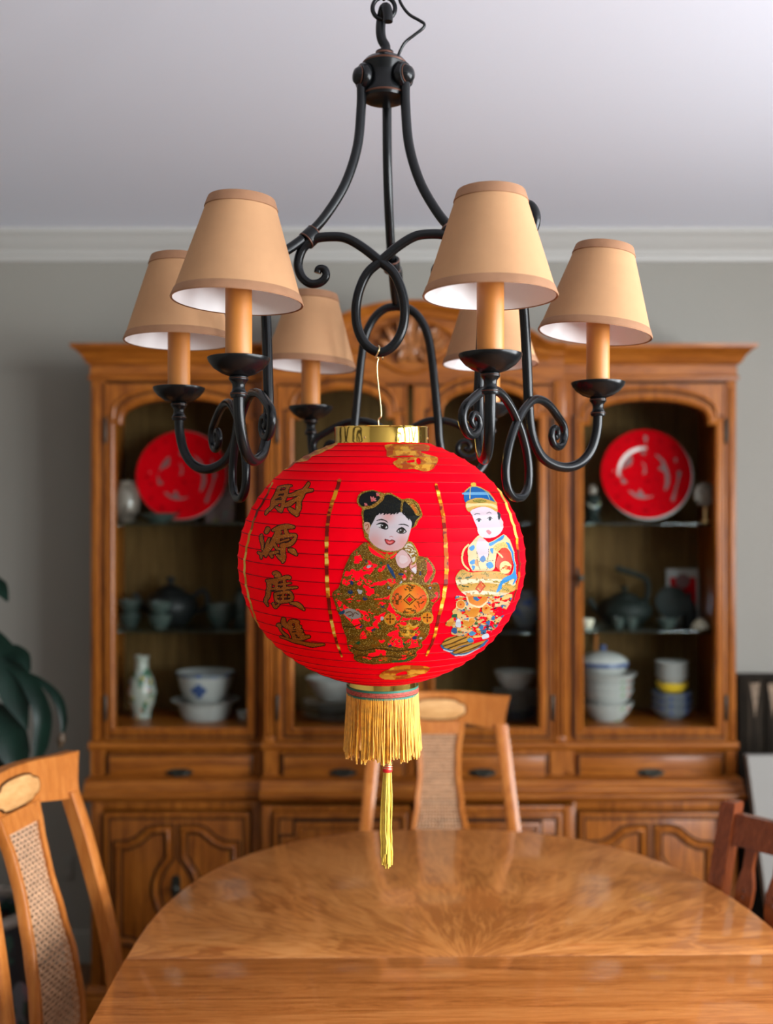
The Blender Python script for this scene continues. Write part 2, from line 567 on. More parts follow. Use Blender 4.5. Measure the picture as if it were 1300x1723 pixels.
# hub
f = MB()
lathe(f, [(0, .586), (.020, .586), (.029, .589), (.031, .594), (.0305, .600), (.0275, .607), (.0265, .616), (.0275, .626), (.0305, .634), (.0310, .638), (.027, .643), (.016, .647), (.0125, .651), (.0125, .655), (0, .655)], (CX, CY, E), 36)
hub = obj('hub', f, M['iron'], ch)
for pr in ([(.0308, .5925), (.0316, .5938), (.0309, .5952)], [(.0307, .6358), (.0316, .6372), (.0306, .6386)], [(.0127, .650), (.0132, .6515), (.0127, .653)]):
    f = MB(); lathe(f, pr, (CX, CY, E), 36)
    obj('bronze_edge', f, M['iron_rub'], hub, label='rubbed reddish bronze edge of the hub')
def disc_dir(mb, c, d, prof, n=24, m=0):
    """lathe along direction d"""
    d = d.normalized()
    u = Vector((0, 0, 1)); v = d.cross(u).normalized(); u = v.cross(d)
    t = MB(); lathe(t, prof, (0, 0, 0), n)
    mb.add([c + u * p[0] + v * p[1] + d * p[2] for p in t.v], t.f, m)
for az in ROD:
    d = Vector((math.cos(math.radians(az)), math.sin(math.radians(az)), 0))
    f = MB()
    disc_dir(f, pol(az, .026, .6155), d, [(0, 0), (.0165, 0), (.0180, .003), (.0180, .008), (.0165, .011), (.0130, .0115), (.0120, .0145), (.009, .0185), (.004, .0205), (0, .021)])
    b = obj('rod_boss', f, M['iron'], ch)
    f = MB()
    disc_dir(f, pol(az, .026, .6155), d, [(.0128, .0113), (.0136, .0120), (.0126, .0132)])
    obj('bronze_edge', f, M['iron_rub'], b)
# hook, ring, chain, canopy
f = MB()
pts = [(0, 0, .650), (.0015, 0, .662), (-.0035, 0, .672), (-.0055, 0, .684), (-.0045, 0, .700), (-.002, -.006, .709), (0, -.010, .711), (.003, -.015, .708), (.0045, -.0165, .698), (.0045, -.0165, .689)]
tube(f, catmull([(CX + p[0], CY + p[1], E + p[2]) for p in pts], 6), .0068, 12)
obj('hook', f, M['iron'], ch)
f = MB()
def ring(mb, c, r, rr, ax, n=28, st=1.0):
    pts = []
    for i in range(n):
        a = 2 * PI * i / n
        pts.append((c[0] + (r * math.cos(a) if ax == 'x' else 0), c[1] + (r * math.cos(a) if ax == 'y' else 0), c[2] + r * st * math.sin(a)))
    tube(mb, pts, rr, 10, closed=True)
ring(f, (CX - .001, CY - .006, E + .7125), .0155, .0031, 'x')
obj('ring', f, M['iron'], ch)
zc = .747
k = 0
while zc < CZ - E - .045:
    f = MB(); ring(f, (CX - .001, CY - .006, E + zc), .0125, .0027, 'y' if k % 2 == 0 else 'x', 20, 1.7); obj('chain_link', f, M['iron'], ch)
    zc += .0375; k += 1
f = MB(); lathe(f, [(0, -.045), (.012, -.045), (.016, -.035), (.045, -.020), (.062, -.008), (.064, 0), (0, 0)], (CX - .001, CY - .006, CZ), 32)
obj('canopy', f, M['iron'], ch)
f = MB()
cp = [(668, 104), (672, 92), (681, 76), (697, 63), (711, 52), (713, 45), (705, 39), (688, 29), (676, 14), (671, 0), (669, -30), (662, -80), (655, -150), (652, -230)]
pts = [Vector((X(a, CY), CY - .008, Z(b, CY))) for a, b in cp]
pts[-1].z = min(pts[-1].z, CZ - .01)
pts.insert(0, Vector((CX + .014, CY - .006, E + .638)))
tube(f, catmull(pts, 5), .0021, 8)
obj('power_cord', f, M['iron'], ch, label='thin black power cord kinked beside the hook')

def spiral(c, r0, a0, turns, n=26, shrink=.12, sgn=1):
    out = []
    for i in range(1, n + 1):
        t = i / n
        a = a0 + sgn * turns * 2 * PI * t
        r = r0 * (1 - (1 - shrink) * t)
        out.append((c[0] + r * math.cos(a), c[1] + r * math.sin(a)))
    return out

RB = .0066
# three rods: hub -> clamp -> low point on the arch -> curled end
for az in ROD:
    p2 = [(.0345, .604), (.0350, .5745), (.0405, .520), (.0575, .468), (.0830, .4245), (.1085, .394), (.1460, .364), (.178, .350), (.205, .353), (.226, .369), (.2325, .388), (.226, .403), (.213, .407), (.203, .400), (.201, .391), (.206, .385), (.211, .387)]
    pts = catmull([pol(az, a, b) for a, b in p2], 7)
    n = len(pts)
    rad = [RB if i < n * .72 else RB * (1 - .35 * (i - n * .72) / (n * .28)) for i in range(n)]
    f = MB(); tube(f, pts, rad, 12)
    rod = obj('support_rod', f, M['iron'], ch)
    # clamp
    c = pol(az, .1085, .392); d = (pol(az, .1250, .3800) - pol(az, .0960, .4080)).normalized()
    f = MB()
    disc_dir(f, c - d * .009 + Vector((0, 0, -.004)), d, [(.0085, 0), (.0118, 0), (.0124, .003), (.0124, .015), (.0118, .018), (.0085, .018)], 20)
    cl = obj('clamp', f, M['iron'], ch)
    for s in (0, .0165):
        f = MB(); disc_dir(f, c - d * (.009 - s) + Vector((0, 0, -.004)), d, [(.0117, -.0004), (.0126, .0006), (.0126, .0016), (.0117, .0024)], 20)
        obj('bronze_edge', f, M['iron_rub'], cl)
    # arch with two legs running into the two J arms
    rho = .1885
    half = [(0.0, .3430), (.016, .3405), (.031, .330), (.043, .312), (.0505, .290), (.055, .262), (.0590, .225), (.0628, .185), (.0650, .160)]
    for s in (-1, 1):
        arc = [pol(az, rho, z, s * t) for t, z in half]
        leg = pol(az, rho, .16, s * .065)
        dish = pol(az, .866 * R, .16, s * .5 * R)
        out = [leg.lerp(dish, u) + Vector((0, 0, zz - .16)) for u, zz in
               [(.02, .135), (.08, .112), (.20, .0925), (.38, .0825), (.58, .0805), (.77, .0885), (.91, .1065), (.985, .132), (1.0, .158)]]
        pts = catmull(arc + out, 7)
        f = MB(); tube(f, pts, RB, 12)
        arm = obj('arm', f, M['iron'], ch)
        az_c = az + s * 30
        c = dish
        # cup and dish
        f = MB()
        zz = E
        lathe(f, [(0, .150), (.0088, .150), (.0100, .1525), (.0100, .1555), (.0082, .1575), (.0072, .1615), (.0076, .1660), (.0098, .1690), (.0112, .1705), (.0112, .1735), (.0095, .1750), (0, .1750)], (c.x, c.y, zz), 28)
        cup = obj('candle_cup', f, M['iron'], arm)
        for pr in ([(.0096, .1532), (.0105, .1540), (.0096, .1550)], [(.0108, .1713), (.0116, .1720), (.0108, .1730)]):
            f = MB(); lathe(f, pr, (c.x, c.y, zz), 28)
            obj('bronze_edge', f, M['iron_rub'], arm)
        f = MB()
        lathe(f, [(0, .1735), (.010, .1745), (.020, .1780), (.029, .1840), (.0345, .1905), (.0362, .1945), (.0362, .1958), (.0350, .1962), (.0335, .1935), (.028, .1870), (.020, .1825), (0, .1800)], (c.x, c.y, zz), 40)
        obj('drip_dish', f, M['iron'], arm)
        f = MB()
        lathe(f, [(0, .181), (.0152, .181), (.0155, .184), (.0155, .294), (.0150, .296), (0, .296)], (c.x, c.y, zz), 30)
        cs = obj('candle_sleeve', f, M['candle'], ch)
        f = MB()
        lathe(f, [(0, .296), (.0065, .296), (.0065, .304), (.0120, .312), (.0155, .322), (.0140, .334), (.008, .346), (0, .352)], (c.x, c.y, zz), 20)
        obj('bulb', f, M['bulb'], cs)
        # shade, tilted a little on its bulb
        tilt = {(-1, 0): 0, (1, 0): 2.5, (-1, 1): 0.5, (1, 1): 6.5, (-1, 2): 0, (1, 2): 3.5}[(s, ROD.index(az))]
        rb, rt, zb, ztp = .0757, .0380, .2605, .3790
        TL = Matrix.Translation((c.x, c.y, E + .30)) @ Matrix.Rotation(math.radians(tilt), 4, 'Y') @ Matrix.Translation((-c.x, -c.y, -(E + .30)))
        def tilted(mb):
            mb.v = [tuple(TL @ Vector(p)) for p in mb.v]
            return mb
        def rz_(z):
            return rb + (rt - rb) * (z - zb) / (ztp - zb)
        f = MB()
        lathe(f, [(rz_(z), z) for z in (zb + .001, zb + .03, zb + .06, ztp - .001)], (c.x, c.y, E), 64)
        sh = obj('lampshade', tilted(f), M['shade'], ch)
        f = MB()
        z2 = zb + .0105
        lathe(f, [(rb - .0012, zb), (rb + .0006, zb - .0004), (rb + .0011, zb + .001), (rz_(z2) + .0010, z2 - .0006), (rz_(z2) + .0001, z2 + .0002)], (c.x, c.y, E), 64)
        obj('shade_binding', tilted(f), M['trim'], sh, label='brown binding tape along the lower edge of the shade')
        f = MB()
        z1 = ztp - .0115
        lathe(f, [(rz_(z1) + .0001, z1 - .0002), (rz_(z1) + .0010, z1 + .0006), (rt + .0010, ztp), (rt + .0004, ztp + .0008), (rt - .0012, ztp)], (c.x, c.y, E), 64)
        obj('shade_binding', tilted(f), M['trim'], sh, label='brown binding tape along the upper edge of the shade')
        f = MB()
        lathe(f, [(rb - .0016, zb + .0004), (rt - .0016, ztp)], (c.x, c.y, E), 64)
        obj('shade_lining', tilted(f), M['lining'], sh, label='white lining inside the shade')
    # lower scroll with a hanging loop, fixed outside the legs
    rs = .7 * R
    sp = [(.0, .134), (.018, .151), (.040, .164), (.062, .1675), (.088, .1625), (.112, .1505), (.1285, .1400), (.1335, .1270), (.1270, .1140), (.1150, .1085), (.1010, .1120), (.0945, .1220), (.0990, .1320), (.1090, .1335), (.1140, .1260), (.1090, .1205), (.1045, .1240)]
    lp = [(.0, .134), (-.012, .119), (-.024, .097), (-.0305, .073), (-.027, .051), (-.014, .0395), (.0, .0372), (.014, .0395), (.027, .051), (.0305, .073), (.024, .097), (.012, .119), (.0, .134)]
    full = [(-a, b) for a, b in reversed(sp)] + lp[::-1][1:-1] + sp
    f = MB()
    pts = catmull([pol(az, rs + .004 * (1 if i % 2 else 1), b, a) for i, (a, b) in enumerate(full)], 6)
    n = len(pts); q = n * .2
    rad = [.0056 * (1 - .40 * max(0, 1 - min(i, n - 1 - i) / q)) for i in range(n)]
    tube(f, pts, rad, 12)
    obj('lower_scroll', f, M['iron'], ch)
# upper swags between neighbouring rods
for i in range(1):                       # only the two front rods carry one
    a0, a1 = ROD[0], ROD[1]
    mid = (a0 + a1) / 2
    h = .1045 * math.cos(math.radians(60)) + .006
    sp = [(0, .352), (.024, .3715), (.046, .3840), (.066, .3865), (.086, .3845), (.100, .3760), (.1075, .3640), (.1100, .3480), (.1045, .3330), (.0930, .3245), (.0800, .3260), (.0725, .3340), (.0745, .3430), (.0820, .3440), (.0840, .3385)]
    lp = [(0, .352), (-.017, .337), (-.028, .314), (-.0325, .288), (-.0295, .262), (-.018, .241), (0, .2315), (.018, .241), (.0295, .262), (.0325, .288), (.028, .314), (.017, .337), (0, .352)]
    full = [(-a, b) for a, b in reversed(sp)] + lp[::-1][1:-1] + sp
    pts = catmull([pol(mid, h, b, a) for a, b in full], 6)
    n = len(pts); q = n * .2
    rad = [.0064 * (1 - .22 * max(0, 1 - min(k, n - 1 - k) / q)) for k in range(n)]
    f = MB(); tube(f, pts, rad, 12)
    obj('upper_scroll', f, M['iron'], ch)

# ------------------------------------------------------------------ lantern
LX, LY, LZ = -0.0063, 1.425, E - 0.0443
LA, LB = 0.1905, 0.1645
PH0, PH1 = -math.asin(.957), math.asin(.945)
_ph = np.linspace(PH0, PH1, 2001)
_ds = np.sqrt((LA * np.sin(_ph)) ** 2 + (LB * np.cos(_ph)) ** 2)
_s = np.concatenate([[0], np.cumsum((_ds[1:] + _ds[:-1]) / 2 * np.diff(_ph))])
PITCH = 0.0163
SAG = 0.0010
def surf(ph, th, off=0.0):
    """lantern skin: an oblate spheroid over one helical rib; th measured from -Y towards +X"""
    ph = np.asarray(ph, float); th = np.asarray(th, float)
    s = np.interp(ph, _ph, _s)
    u = (s / PITCH + th / (2 * np.pi)) % 1.0
    edge = np.clip(np.minimum(ph - PH0, PH1 - ph) / .06, 0, 1)
    d = -SAG * (1 - (2 * u - 1) ** 2) * edge + off
    nr = np.cos(ph) / LA; nz = np.sin(ph) / LB
    q = np.sqrt(nr * nr + nz * nz)
    r = LA * np.cos(ph) + d * nr / q
    z = LB * np.sin(ph) + d * nz / q
    return np.stack([LX + r * np.sin(th), LY - r * np.cos(th), LZ + z], -1)

lan = thing('lantern', 'round red fabric paper-style lantern printed with gold figures and four characters, hung under the chandelier', 'lantern', (LX, LY, LZ - .42))
TILT = math.radians(3.2)          # the lantern hangs with its top leaning towards the room
lan.rotation_euler = (TILT, 0, 0)
lan_pos = (LX, LY + .42 * math.sin(TILT), LZ - .42 * math.cos(TILT))
def untilt(v):
    """a point that must keep its plumb place, expressed before the lantern is tilted about its centre"""
    y, z = v[1] - LY, v[2] - LZ
    c, s_ = math.cos(-TILT), math.sin(-TILT)
    return (v[0], LY + y * c - z * s_, LZ + y * s_ + z * c)
def plumb(mb):
    mb.v = [untilt(p) for p in mb.v]
    return mb
M['lantern'] = fabric('red_lantern_fabric', (0.95, 0.0, 0.012), 0.40, 0.5, 0.0, 900, 0.05, 0.03, 0.04)

f = MB()
NT = 168
SUB = 8
kmax = int((_s[-1] / PITCH + 1) * SUB) + 1
th = np.linspace(-np.pi, np.pi, NT + 1)
rows = []
for k in range(kmax + 1):
    s = np.clip((k / SUB - th / (2 * np.pi) - .5) * PITCH, 0, _s[-1])
    ph = np.interp(s, _s, _ph)
    # phase of surf() has its cusp where u is whole
    rows.append((ph, s))
# rows follow u = const
rows = []
for k in range(-SUB, kmax + SUB + 1):
    s = np.clip((k / SUB - th / (2 * np.pi)) * PITCH, 0, _s[-1])
    rows.append(surf(np.interp(s, _s, _ph), th))
keep = []
for r in rows:
    if not keep or np.abs(r - keep[-1]).max() > 1e-7:
        keep.append(r)
V = np.concatenate(keep)
f.v = [tuple(p) for p in V]
nc = NT + 1
for k in range(len(keep) - 1):
    for i in range(NT):
        f.f.append((k * nc + i, k * nc + i + 1, (k + 1) * nc + i + 1, (k + 1) * nc + i))
f.m = [0] * len(f.f)
body = obj('lantern_body', f, M['lantern'], lan, ang=60)
# the helical wire, coloured dark to imitate its fold shadow
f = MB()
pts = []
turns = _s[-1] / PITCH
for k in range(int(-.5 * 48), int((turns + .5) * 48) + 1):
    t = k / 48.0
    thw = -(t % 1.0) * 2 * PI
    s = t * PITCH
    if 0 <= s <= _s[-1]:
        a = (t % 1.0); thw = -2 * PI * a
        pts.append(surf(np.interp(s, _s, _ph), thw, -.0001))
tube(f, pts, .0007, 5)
obj('wire_rib', f, M['rib_shadow'], lan, label='helical rib of the lantern, its shadow painted as dark red')

# rings
def zl(py): return E - (py - HY) * LY / FP
f = MB()
zt, zb = zl(719.5), zl(748)
lathe(f, [(.060, zb), (.0622, zb), (.0626, zb + .001), (.0622, zb + .003), (.0622, zt - .003), (.0627, zt - .001), (.0622, zt), (.0600, zt), (.0600, zb)], (LX, LY, 0), 72)
tr = obj('top_ring', f, M['gold'], lan, label='shiny gold foil collar on top of the lantern')
for a in (-20, 75, 190):
    aa = math.radians(a - 90 + 0)
    d = Vector((math.cos(aa), math.sin(aa), 0))
    f = MB(); disc_dir(f, Vector((LX, LY, (zt + zb) / 2 - .004)) + d * .0620, d, [(0, 0), (.0017, 0), (.0014, .001), (0, .0014)], 10)
    obj('rivet', f, M['brass'], tr)
f = MB()
zt2, zb2 = zl(1139), zl(1162)
lathe(f, [(.0470, zb2), (.0472, zt2), (.0452, zt2), (.0452, zb2), (.0470, zb2)], (LX + .001, LY, 0), 64)
br = obj('bottom_ring', f, M['gold'], lan, label='gold foil collar under the lantern')
# bottom fabric closing onto the small ring
f = MB()
zb0 = LZ + LB * math.sin(PH0); r0 = LA * math.cos(PH0)
lathe(f, [(r0, zb0), (r0 - .003, zb0 - .0012), (.0466, zt2 + .0005)], (LX, LY, 0), 72)
obj('lower_skin', f, M['lantern'], lan)
# hanging wire
f = MB()
hp = [(637.0, 717), (636.5, 706), (641, 700), (640, 680), (637, 655), (634.5, 630), (634.5, 612), (637, 602)]
yl = CY - .056
top = pol(-96 + ROT, .1045 * .5 + .006, .2315)
pts = [Vector((X(a, LY), LY + (yl - LY) * i / 7, Z(b, LY))) for i, (a, b) in enumerate(hp)]
pts += [top + Vector((-.006, -.003, -.0075)), top + Vector((-.003, -.0085, -.002)), top + Vector((-.001, -.0080, .004)), top + Vector((-.002, .000, .0085)), top + Vector((.002, .0085, .003)), top + Vector((.003, .004, -.008)), top + Vector((.0035, -.006, -.0075))]
tube(f, catmull(pts, 5), .00105, 8)
obj('hanging_wire', plumb(f), M['brass'], lan, label='thin brass wire looped over the chandelier scroll')
for i in range(2):
    f = MB()
    ztb = (zt + zb) / 2
    a = math.radians(0 if i == 0 else 90)
    tube(f, [(LX - .061 * math.cos(a), LY - .061 * math.sin(a), ztb), (LX, LY, ztb), (LX + .061 * math.cos(a), LY + .061 * math.sin(a), ztb)], .001, 6)
    if i: tube(f, catmull([(LX, LY, ztb), (LX - .002, LY, ztb + .01), (X(637, LY), LY, Z(717, LY))], 4), .0012, 6)
    obj('cross_wire', f, M['brass'], lan)
# braid and fringe
zbr0, zbr1 = zl(1153.5), zl(1168.5)
rbr = .0478
f = MB()
lathe(f, [(rbr - .001, zbr1), (rbr + .0004, zbr1), (rbr + .0004, zbr1 + .0026), (rbr - .0008, zbr1 + .0026), (rbr - .0008, zbr0 - .0026), (rbr + .0004, zbr0 - .0026), (rbr + .0004, zbr0), (rbr - .001, zbr0)], (LX + .001, LY, 0), 96)
br2 = obj('braid', f, M['teal'], lan, label='green edged braid with a red and white middle above the fringe')
f = MB()
lathe(f, [(rbr - .0006, zbr1 + .0024), (rbr + .0009, zbr1 + .0036), (rbr + .0001, zbr1 + .0050), (rbr + .0010, zbr1 + .0064), (rbr + .0001, zbr1 + .0080), (rbr - .0006, zbr0 - .0024)], (LX + .001, LY, 0), 128)
obj('braid_middle', f, M['braid'], br2)
f = MB()
rnd = random.Random(3)
zf1 = zl(1269)
for layer in range(2):
    n = 190
    for i in range(n):
        a = 2 * PI * (i + rnd.random() * .9) / n
        cl_ = math.floor(a / (2 * PI) * 34) + .5
        ac_ = 2 * PI * cl_ / 34 + .05 * math.sin(cl_ * 5.1 + layer)
        pull = .30 + .28 * math.sin(cl_ * 2.7)
        r = rbr - .0004 - layer * .0016
        zend = zf1 + .004 * math.sin(cl_ * 1.9) + rnd.gauss(0, .0022) + (.004 if rnd.random() < .12 else 0) + (.018 if rnd.random() < .03 else 0)
        pts = []
        da, dr = 0.0, 0.0
        K = 7
        for k in range(K + 1):
            t = k / K
            da += rnd.gauss(0, .008)
            dr += rnd.gauss(0, .0006)
            rr = r + .0020 * t + dr * t
            aa = a + (ac_ - a) * pull * min(1, t * 1.6)
            z = zbr1 + .002 + (zend - zbr1 - .002) * t
            pts.append((LX + .001 + rr * math.cos(aa + da), LY + rr * math.sin(aa + da), z))
        tube(f, pts, [.00085 + .0002 * rnd.random()] * K + [.0011], 4, caps=True)
fr = obj('fringe', f, M['fringe'], lan, ang=80, label='golden yellow thread fringe')
fr['kind'] = 'stuff'
# tassel with red knot
tx0, tx1 = X(651, LY), X(649, LY)
f = MB()
tube(f, [(LX + .001, LY, zl(1150)), (X(650, LY), LY, zl(1230)), (X(651, LY), LY, zl(1280))], .0012, 6)
obj('tassel_cord', plumb(f), M['red'], lan)
f = MB()
lathe(f, [(0, zl(1299)), (.0058, zl(1299)), (.0066, zl(1297)), (.0064, zl(1292)), (.0056, zl(1286)), (.0058, zl(1280)), (.0050, zl(1276)), (0, zl(1275))], (X(651.5, LY), LY, 0), 20)
kn = obj('tassel_knot', plumb(f), M['red'], lan, label='red thread binding wound with gold on the tassel')
for j, py in enumerate((1283, 1286, 1289, 1292)):
    f = MB()
    ring_pts = [(X(651.5, LY) + .0064 * math.cos(2 * PI * i / 20), LY + .0064 * math.sin(2 * PI * i / 20), zl(py) + .0009 * math.cos(2 * PI * i / 20 + j)) for i in range(20)]
    tube(f, ring_pts, .0008, 6, closed=True)
    obj('gold_winding', plumb(f), M['brass'], kn)
f = MB()
for i in range(85):
    a = rnd.random() * 2 * PI; q = math.sqrt(rnd.random())
    r0_, r1_ = .0044 * q, .0063 * q
    ze = zl(1440 + 22 * rnd.random() if rnd.random() > .3 else 1425 + 20 * rnd.random())
    pts = []
    K = 7
    jx = jy = 0
    for k in range(K + 1):
        t = k / K
        jx += rnd.gauss(0, .00035); jy += rnd.gauss(0, .00035)
        rr = r0_ + (r1_ - r0_) * min(1, t * 3) * (1 - .25 * t)
        px = 651.5 + (-3.5) * t + (2.5 if t > .8 else 0)
        pts.append((X(px, LY) + rr * math.cos(a) + jx, LY + rr * math.sin(a) + jy, zl(1297) + (ze - zl(1297)) * t))
    tube(f, pts, .00095, 4)
ta = obj('tassel', plumb(f), M['tassel'], lan, ang=80, label='long pale yellow thread tassel')
ta['kind'] = 'stuff'

# ---------------------------------------------------------------- prints on the lantern skin
class Paint:
    """flat print rasterised in numpy; coordinates are those of the print's own drawing sheet"""
    def __init__(s, x0, y0, x1, y1, cell, ox, oy, k):
        s.x0, s.y0, s.cell = x0, y0, cell
        s.nx = int((x1 - x0) / cell) + 1; s.ny = int((y1 - y0) / cell) + 1
        gx = x0 + cell * (np.arange(s.nx) + .5); gy = y0 + cell * (np.arange(s.ny) + .5)
        s.PX, s.PY = np.meshgrid(gx, gy)
        s.U = (s.PX - ox) * k; s.V = (s.PY - oy) * k     # drawing coordinates
        s.rgb = np.zeros((s.ny, s.nx, 3)); s.met = np.zeros((s.ny, s.nx)); s.mask = np.zeros((s.ny, s.nx), bool)
        s.rs = np.random.RandomState(5)
    def noise(s, fx, fy, seed=0, octv=3):
        out = np.zeros_like(s.U); amp = 1; tot = 0
        rs = np.random.RandomState(seed)
        for o in range(octv):
            g = rs.rand(64, 64)
            x = s.U * fx * 2 ** o; y = s.V * fy * 2 ** o
            xi = np.floor(x).astype(int); yi = np.floor(y).astype(int)
            tx = x - xi; ty = y - yi
            tx = tx * tx * (3 - 2 * tx); ty = ty * ty * (3 - 2 * ty)
            a = g[yi % 64, xi % 64]; b = g[yi % 64, (xi + 1) % 64]; c = g[(yi + 1) % 64, xi % 64]; d = g[(yi + 1) % 64, (xi + 1) % 64]
            out += amp * ((a * (1 - tx) + b * tx) * (1 - ty) + (c * (1 - tx) + d * tx) * ty)
            tot += amp; amp *= .55
        return out / tot
    def inside(s, pts, smooth=True):
        if smooth:
            pts = [(p.x, p.y) for p in catmull([(a, b, 0) for a, b in pts], 6, True)]
        P = np.array(pts, float)
        res = np.zeros(s.U.shape, bool)
        lo = P.min(0); hi = P.max(0)
        sel = (s.U >= lo[0]) & (s.U <= hi[0]) & (s.V >= lo[1]) & (s.V <= hi[1])
        if not sel.any(): return res
        u = s.U[sel]; v = s.V[sel]
        r = np.zeros(u.shape, bool)
        n = len(P)
        for i in range(n):
            x1, y1 = P[i]; x2, y2 = P[(i + 1) % n]
            if y1 == y2: continue
            c = ((y1 > v) != (y2 > v)) & (u < (x2 - x1) * (v - y1) / (y2 - y1) + x1)
            r ^= c
        res[sel] = r
        return res
    def line(s, pts, ws, smooth=True):
        if not hasattr(ws, '__len__'): ws = [ws] * len(pts)
        if smooth and len(pts) > 2:
            q = catmull([(p[0], p[1], w) for p, w in zip(pts, ws)], 7)
            pts = [(p.x, p.y) for p in q]; ws = [p.z for p in q]
        res = np.zeros(s.U.shape, bool)
        for i in range(len(pts) - 1):
            (x1, y1), (x2, y2) = pts[i], pts[i + 1]
            w1, w2 = ws[i], ws[i + 1]
            wm = max(w1, w2)
            sel = (s.U > min(x1, x2) - wm) & (s.U < max(x1, x2) + wm) & (s.V > min(y1, y2) - wm) & (s.V < max(y1, y2) + wm)
            if not sel.any(): continue
            u = s.U[sel]; v = s.V[sel]
            L2 = (x2 - x1) ** 2 + (y2 - y1) ** 2 + 1e-9
            t = np.clip(((u - x1) * (x2 - x1) + (v - y1) * (y2 - y1)) / L2, 0, 1)
            d = np.hypot(u - x1 - t * (x2 - x1), v - y1 - t * (y2 - y1))
            res[sel] |= d <= (w1 + (w2 - w1) * t)
        return res
    def ell(s, cx, cy, rx, ry, rot=0):
        a = math.radians(rot)
        du = (s.U - cx) * math.cos(a) + (s.V - cy) * math.sin(a); dv = -(s.U - cx) * math.sin(a) + (s.V - cy) * math.cos(a)
        return (du / rx) ** 2 + (dv / ry) ** 2 <= 1
    def put(s, sel, col, met=0.0):
        s.rgb[sel] = lin(col); s.met[sel] = met; s.mask |= sel
    def glitter(s, sel, base=(122, 88, 14), spark=.10, dark=.25):
        """gold glitter: mixed flecks"""
        n = int(sel.sum())
        if not n: return
        r = s.rs.rand(n)
        c = np.array(lin(base))[None, :] * (0.75 + .95 * s.rs.rand(n)[:, None])
        c[r < dark] *= .35
        sp = r > 1 - spark
        c[sp] = np.array(lin((246, 214, 110)))[None, :] * (0.7 + .5 * s.rs.rand(int(sp.sum()))[:, None])
        s.rgb[sel] = np.clip(c, 0, 1); s.met[sel] = .0; s.mask |= sel
    def speck(s, sel, col, p, seed=0):
        r = np.random.RandomState(seed).rand(*s.U.shape) < p
        s.put(sel & r, col)

def emit(p, name, mat, parent, off, label=None, tone=.72):
    """the painted cells become a thin skin lying on the lantern"""
    yy, xx = np.nonzero(p.mask)
    idx = -np.ones((p.ny + 1, p.nx + 1), int)
    for dy in (0, 1):
        for dx in (0, 1):
            idx[yy + dy, xx + dx] = 0
    vy, vx = np.nonzero(idx == 0)
    idx[vy, vx] = np.arange(len(vy))
    gx = p.x0 + p.cell * vx; gy = p.y0 + p.cell * vy
    # drop the drawing onto the spheroid along the viewing direction it was drawn from
    dx = (gx - 650.0) / FP; dz = -(gy - HY) / FP
    O = untilt((0, 0, E))
    ct, st = math.cos(-TILT), math.sin(-TILT)
    ey = ct - dz * st; ez = st + dz * ct
    ox, oy, oz = (O[0] - LX) / LA, (O[1] - LY) / LA, (O[2] - LZ) / LB
    ax, ay, az = dx / LA, ey / LA, ez / LB
    A = ax ** 2 + ay ** 2 + az ** 2; Bq = ox * ax + oy * ay + oz * az; Cq = ox * ox + oy * oy + oz * oz - 1
    D = Bq * Bq - A * Cq
    bad = D < 0
    t = (-Bq - np.sqrt(np.maximum(D, 0))) / A
    hx = (O[0] + t * dx - LX); hy = (O[1] + t * ey - LY); hz = (O[2] + t * ez - LZ)
    th = np.arctan2(hx, -hy)
    ph = np.clip(np.arctan2(hz / LB, np.hypot(hx, hy) / LA), PH0, PH1)
    P = surf(ph, th, off)
    fa = np.stack([idx[yy, xx], idx[yy + 1, xx], idx[yy + 1, xx + 1], idx[yy, xx + 1]], 1)
    ok = ~bad[fa].any(1)
    fa = fa[ok]
    me = bpy.data.meshes.new(name)
    o0 = base_of(parent)
    P = P - np.array([o0.x, o0.y, o0.z])
    nf = len(fa)
    me.vertices.add(len(P)); me.vertices.foreach_set('co', P.astype(np.float32).ravel())
    me.loops.add(nf * 4); me.loops.foreach_set('vertex_index', fa.astype(np.int32).ravel())
    me.polygons.add(nf); me.polygons.foreach_set('loop_start', np.arange(0, nf * 4, 4, dtype=np.int32))
    me.polygons.foreach_set('use_smooth', [True] * nf)
    me.update(calc_edges=True)
    at = me.color_attributes.new('paint', 'FLOAT_COLOR', 'CORNER')
    col = np.ones((nf, 4, 4), np.float32)
    col[:, :, :3] = tone * p.rgb[yy, xx][ok][:, None, :]
    rd = (col[:, 0, 0] > .62 * tone) & (col[:, 0, 1] < .03 * tone)
    col[rd, :, :3] = np.array([.90, .0, .011], np.float32)
    col[:, :, 3] = p.met[yy, xx][ok][:, None]
    at.data.foreach_set('color', col.ravel())
    me.materials.append(mat)
    o = bpy.data.objects.new(name, me)
    COL.objects.link(o)
    o.parent = parent
    if label: o['label'] = label
    return o

M['print'] = painted('printed_colours', 0.42, 0.12)

# --- four characters
def character(name, ox, oy, k, box_, strokes, holes, label):
    p = Paint(*box_, .55, ox, oy, k)
    e = 1.5 * k
    for pts, ws in strokes:
        p.put(p.line(pts, [q + e for q in (ws if hasattr(ws, '__len__') else [ws] * len(pts))]), (44, 12, 8))
    g = np.zeros(p.U.shape, bool)
    for pts, ws in strokes:
        g |= p.line(pts, ws)
    p.glitter(g, (164, 86, 17), .012, .06)
    for pts, w_ in holes:
        p.put(p.line(pts, w_), (58, 18, 10))
    emit(p, name, M['print'], lan, .0006, label)

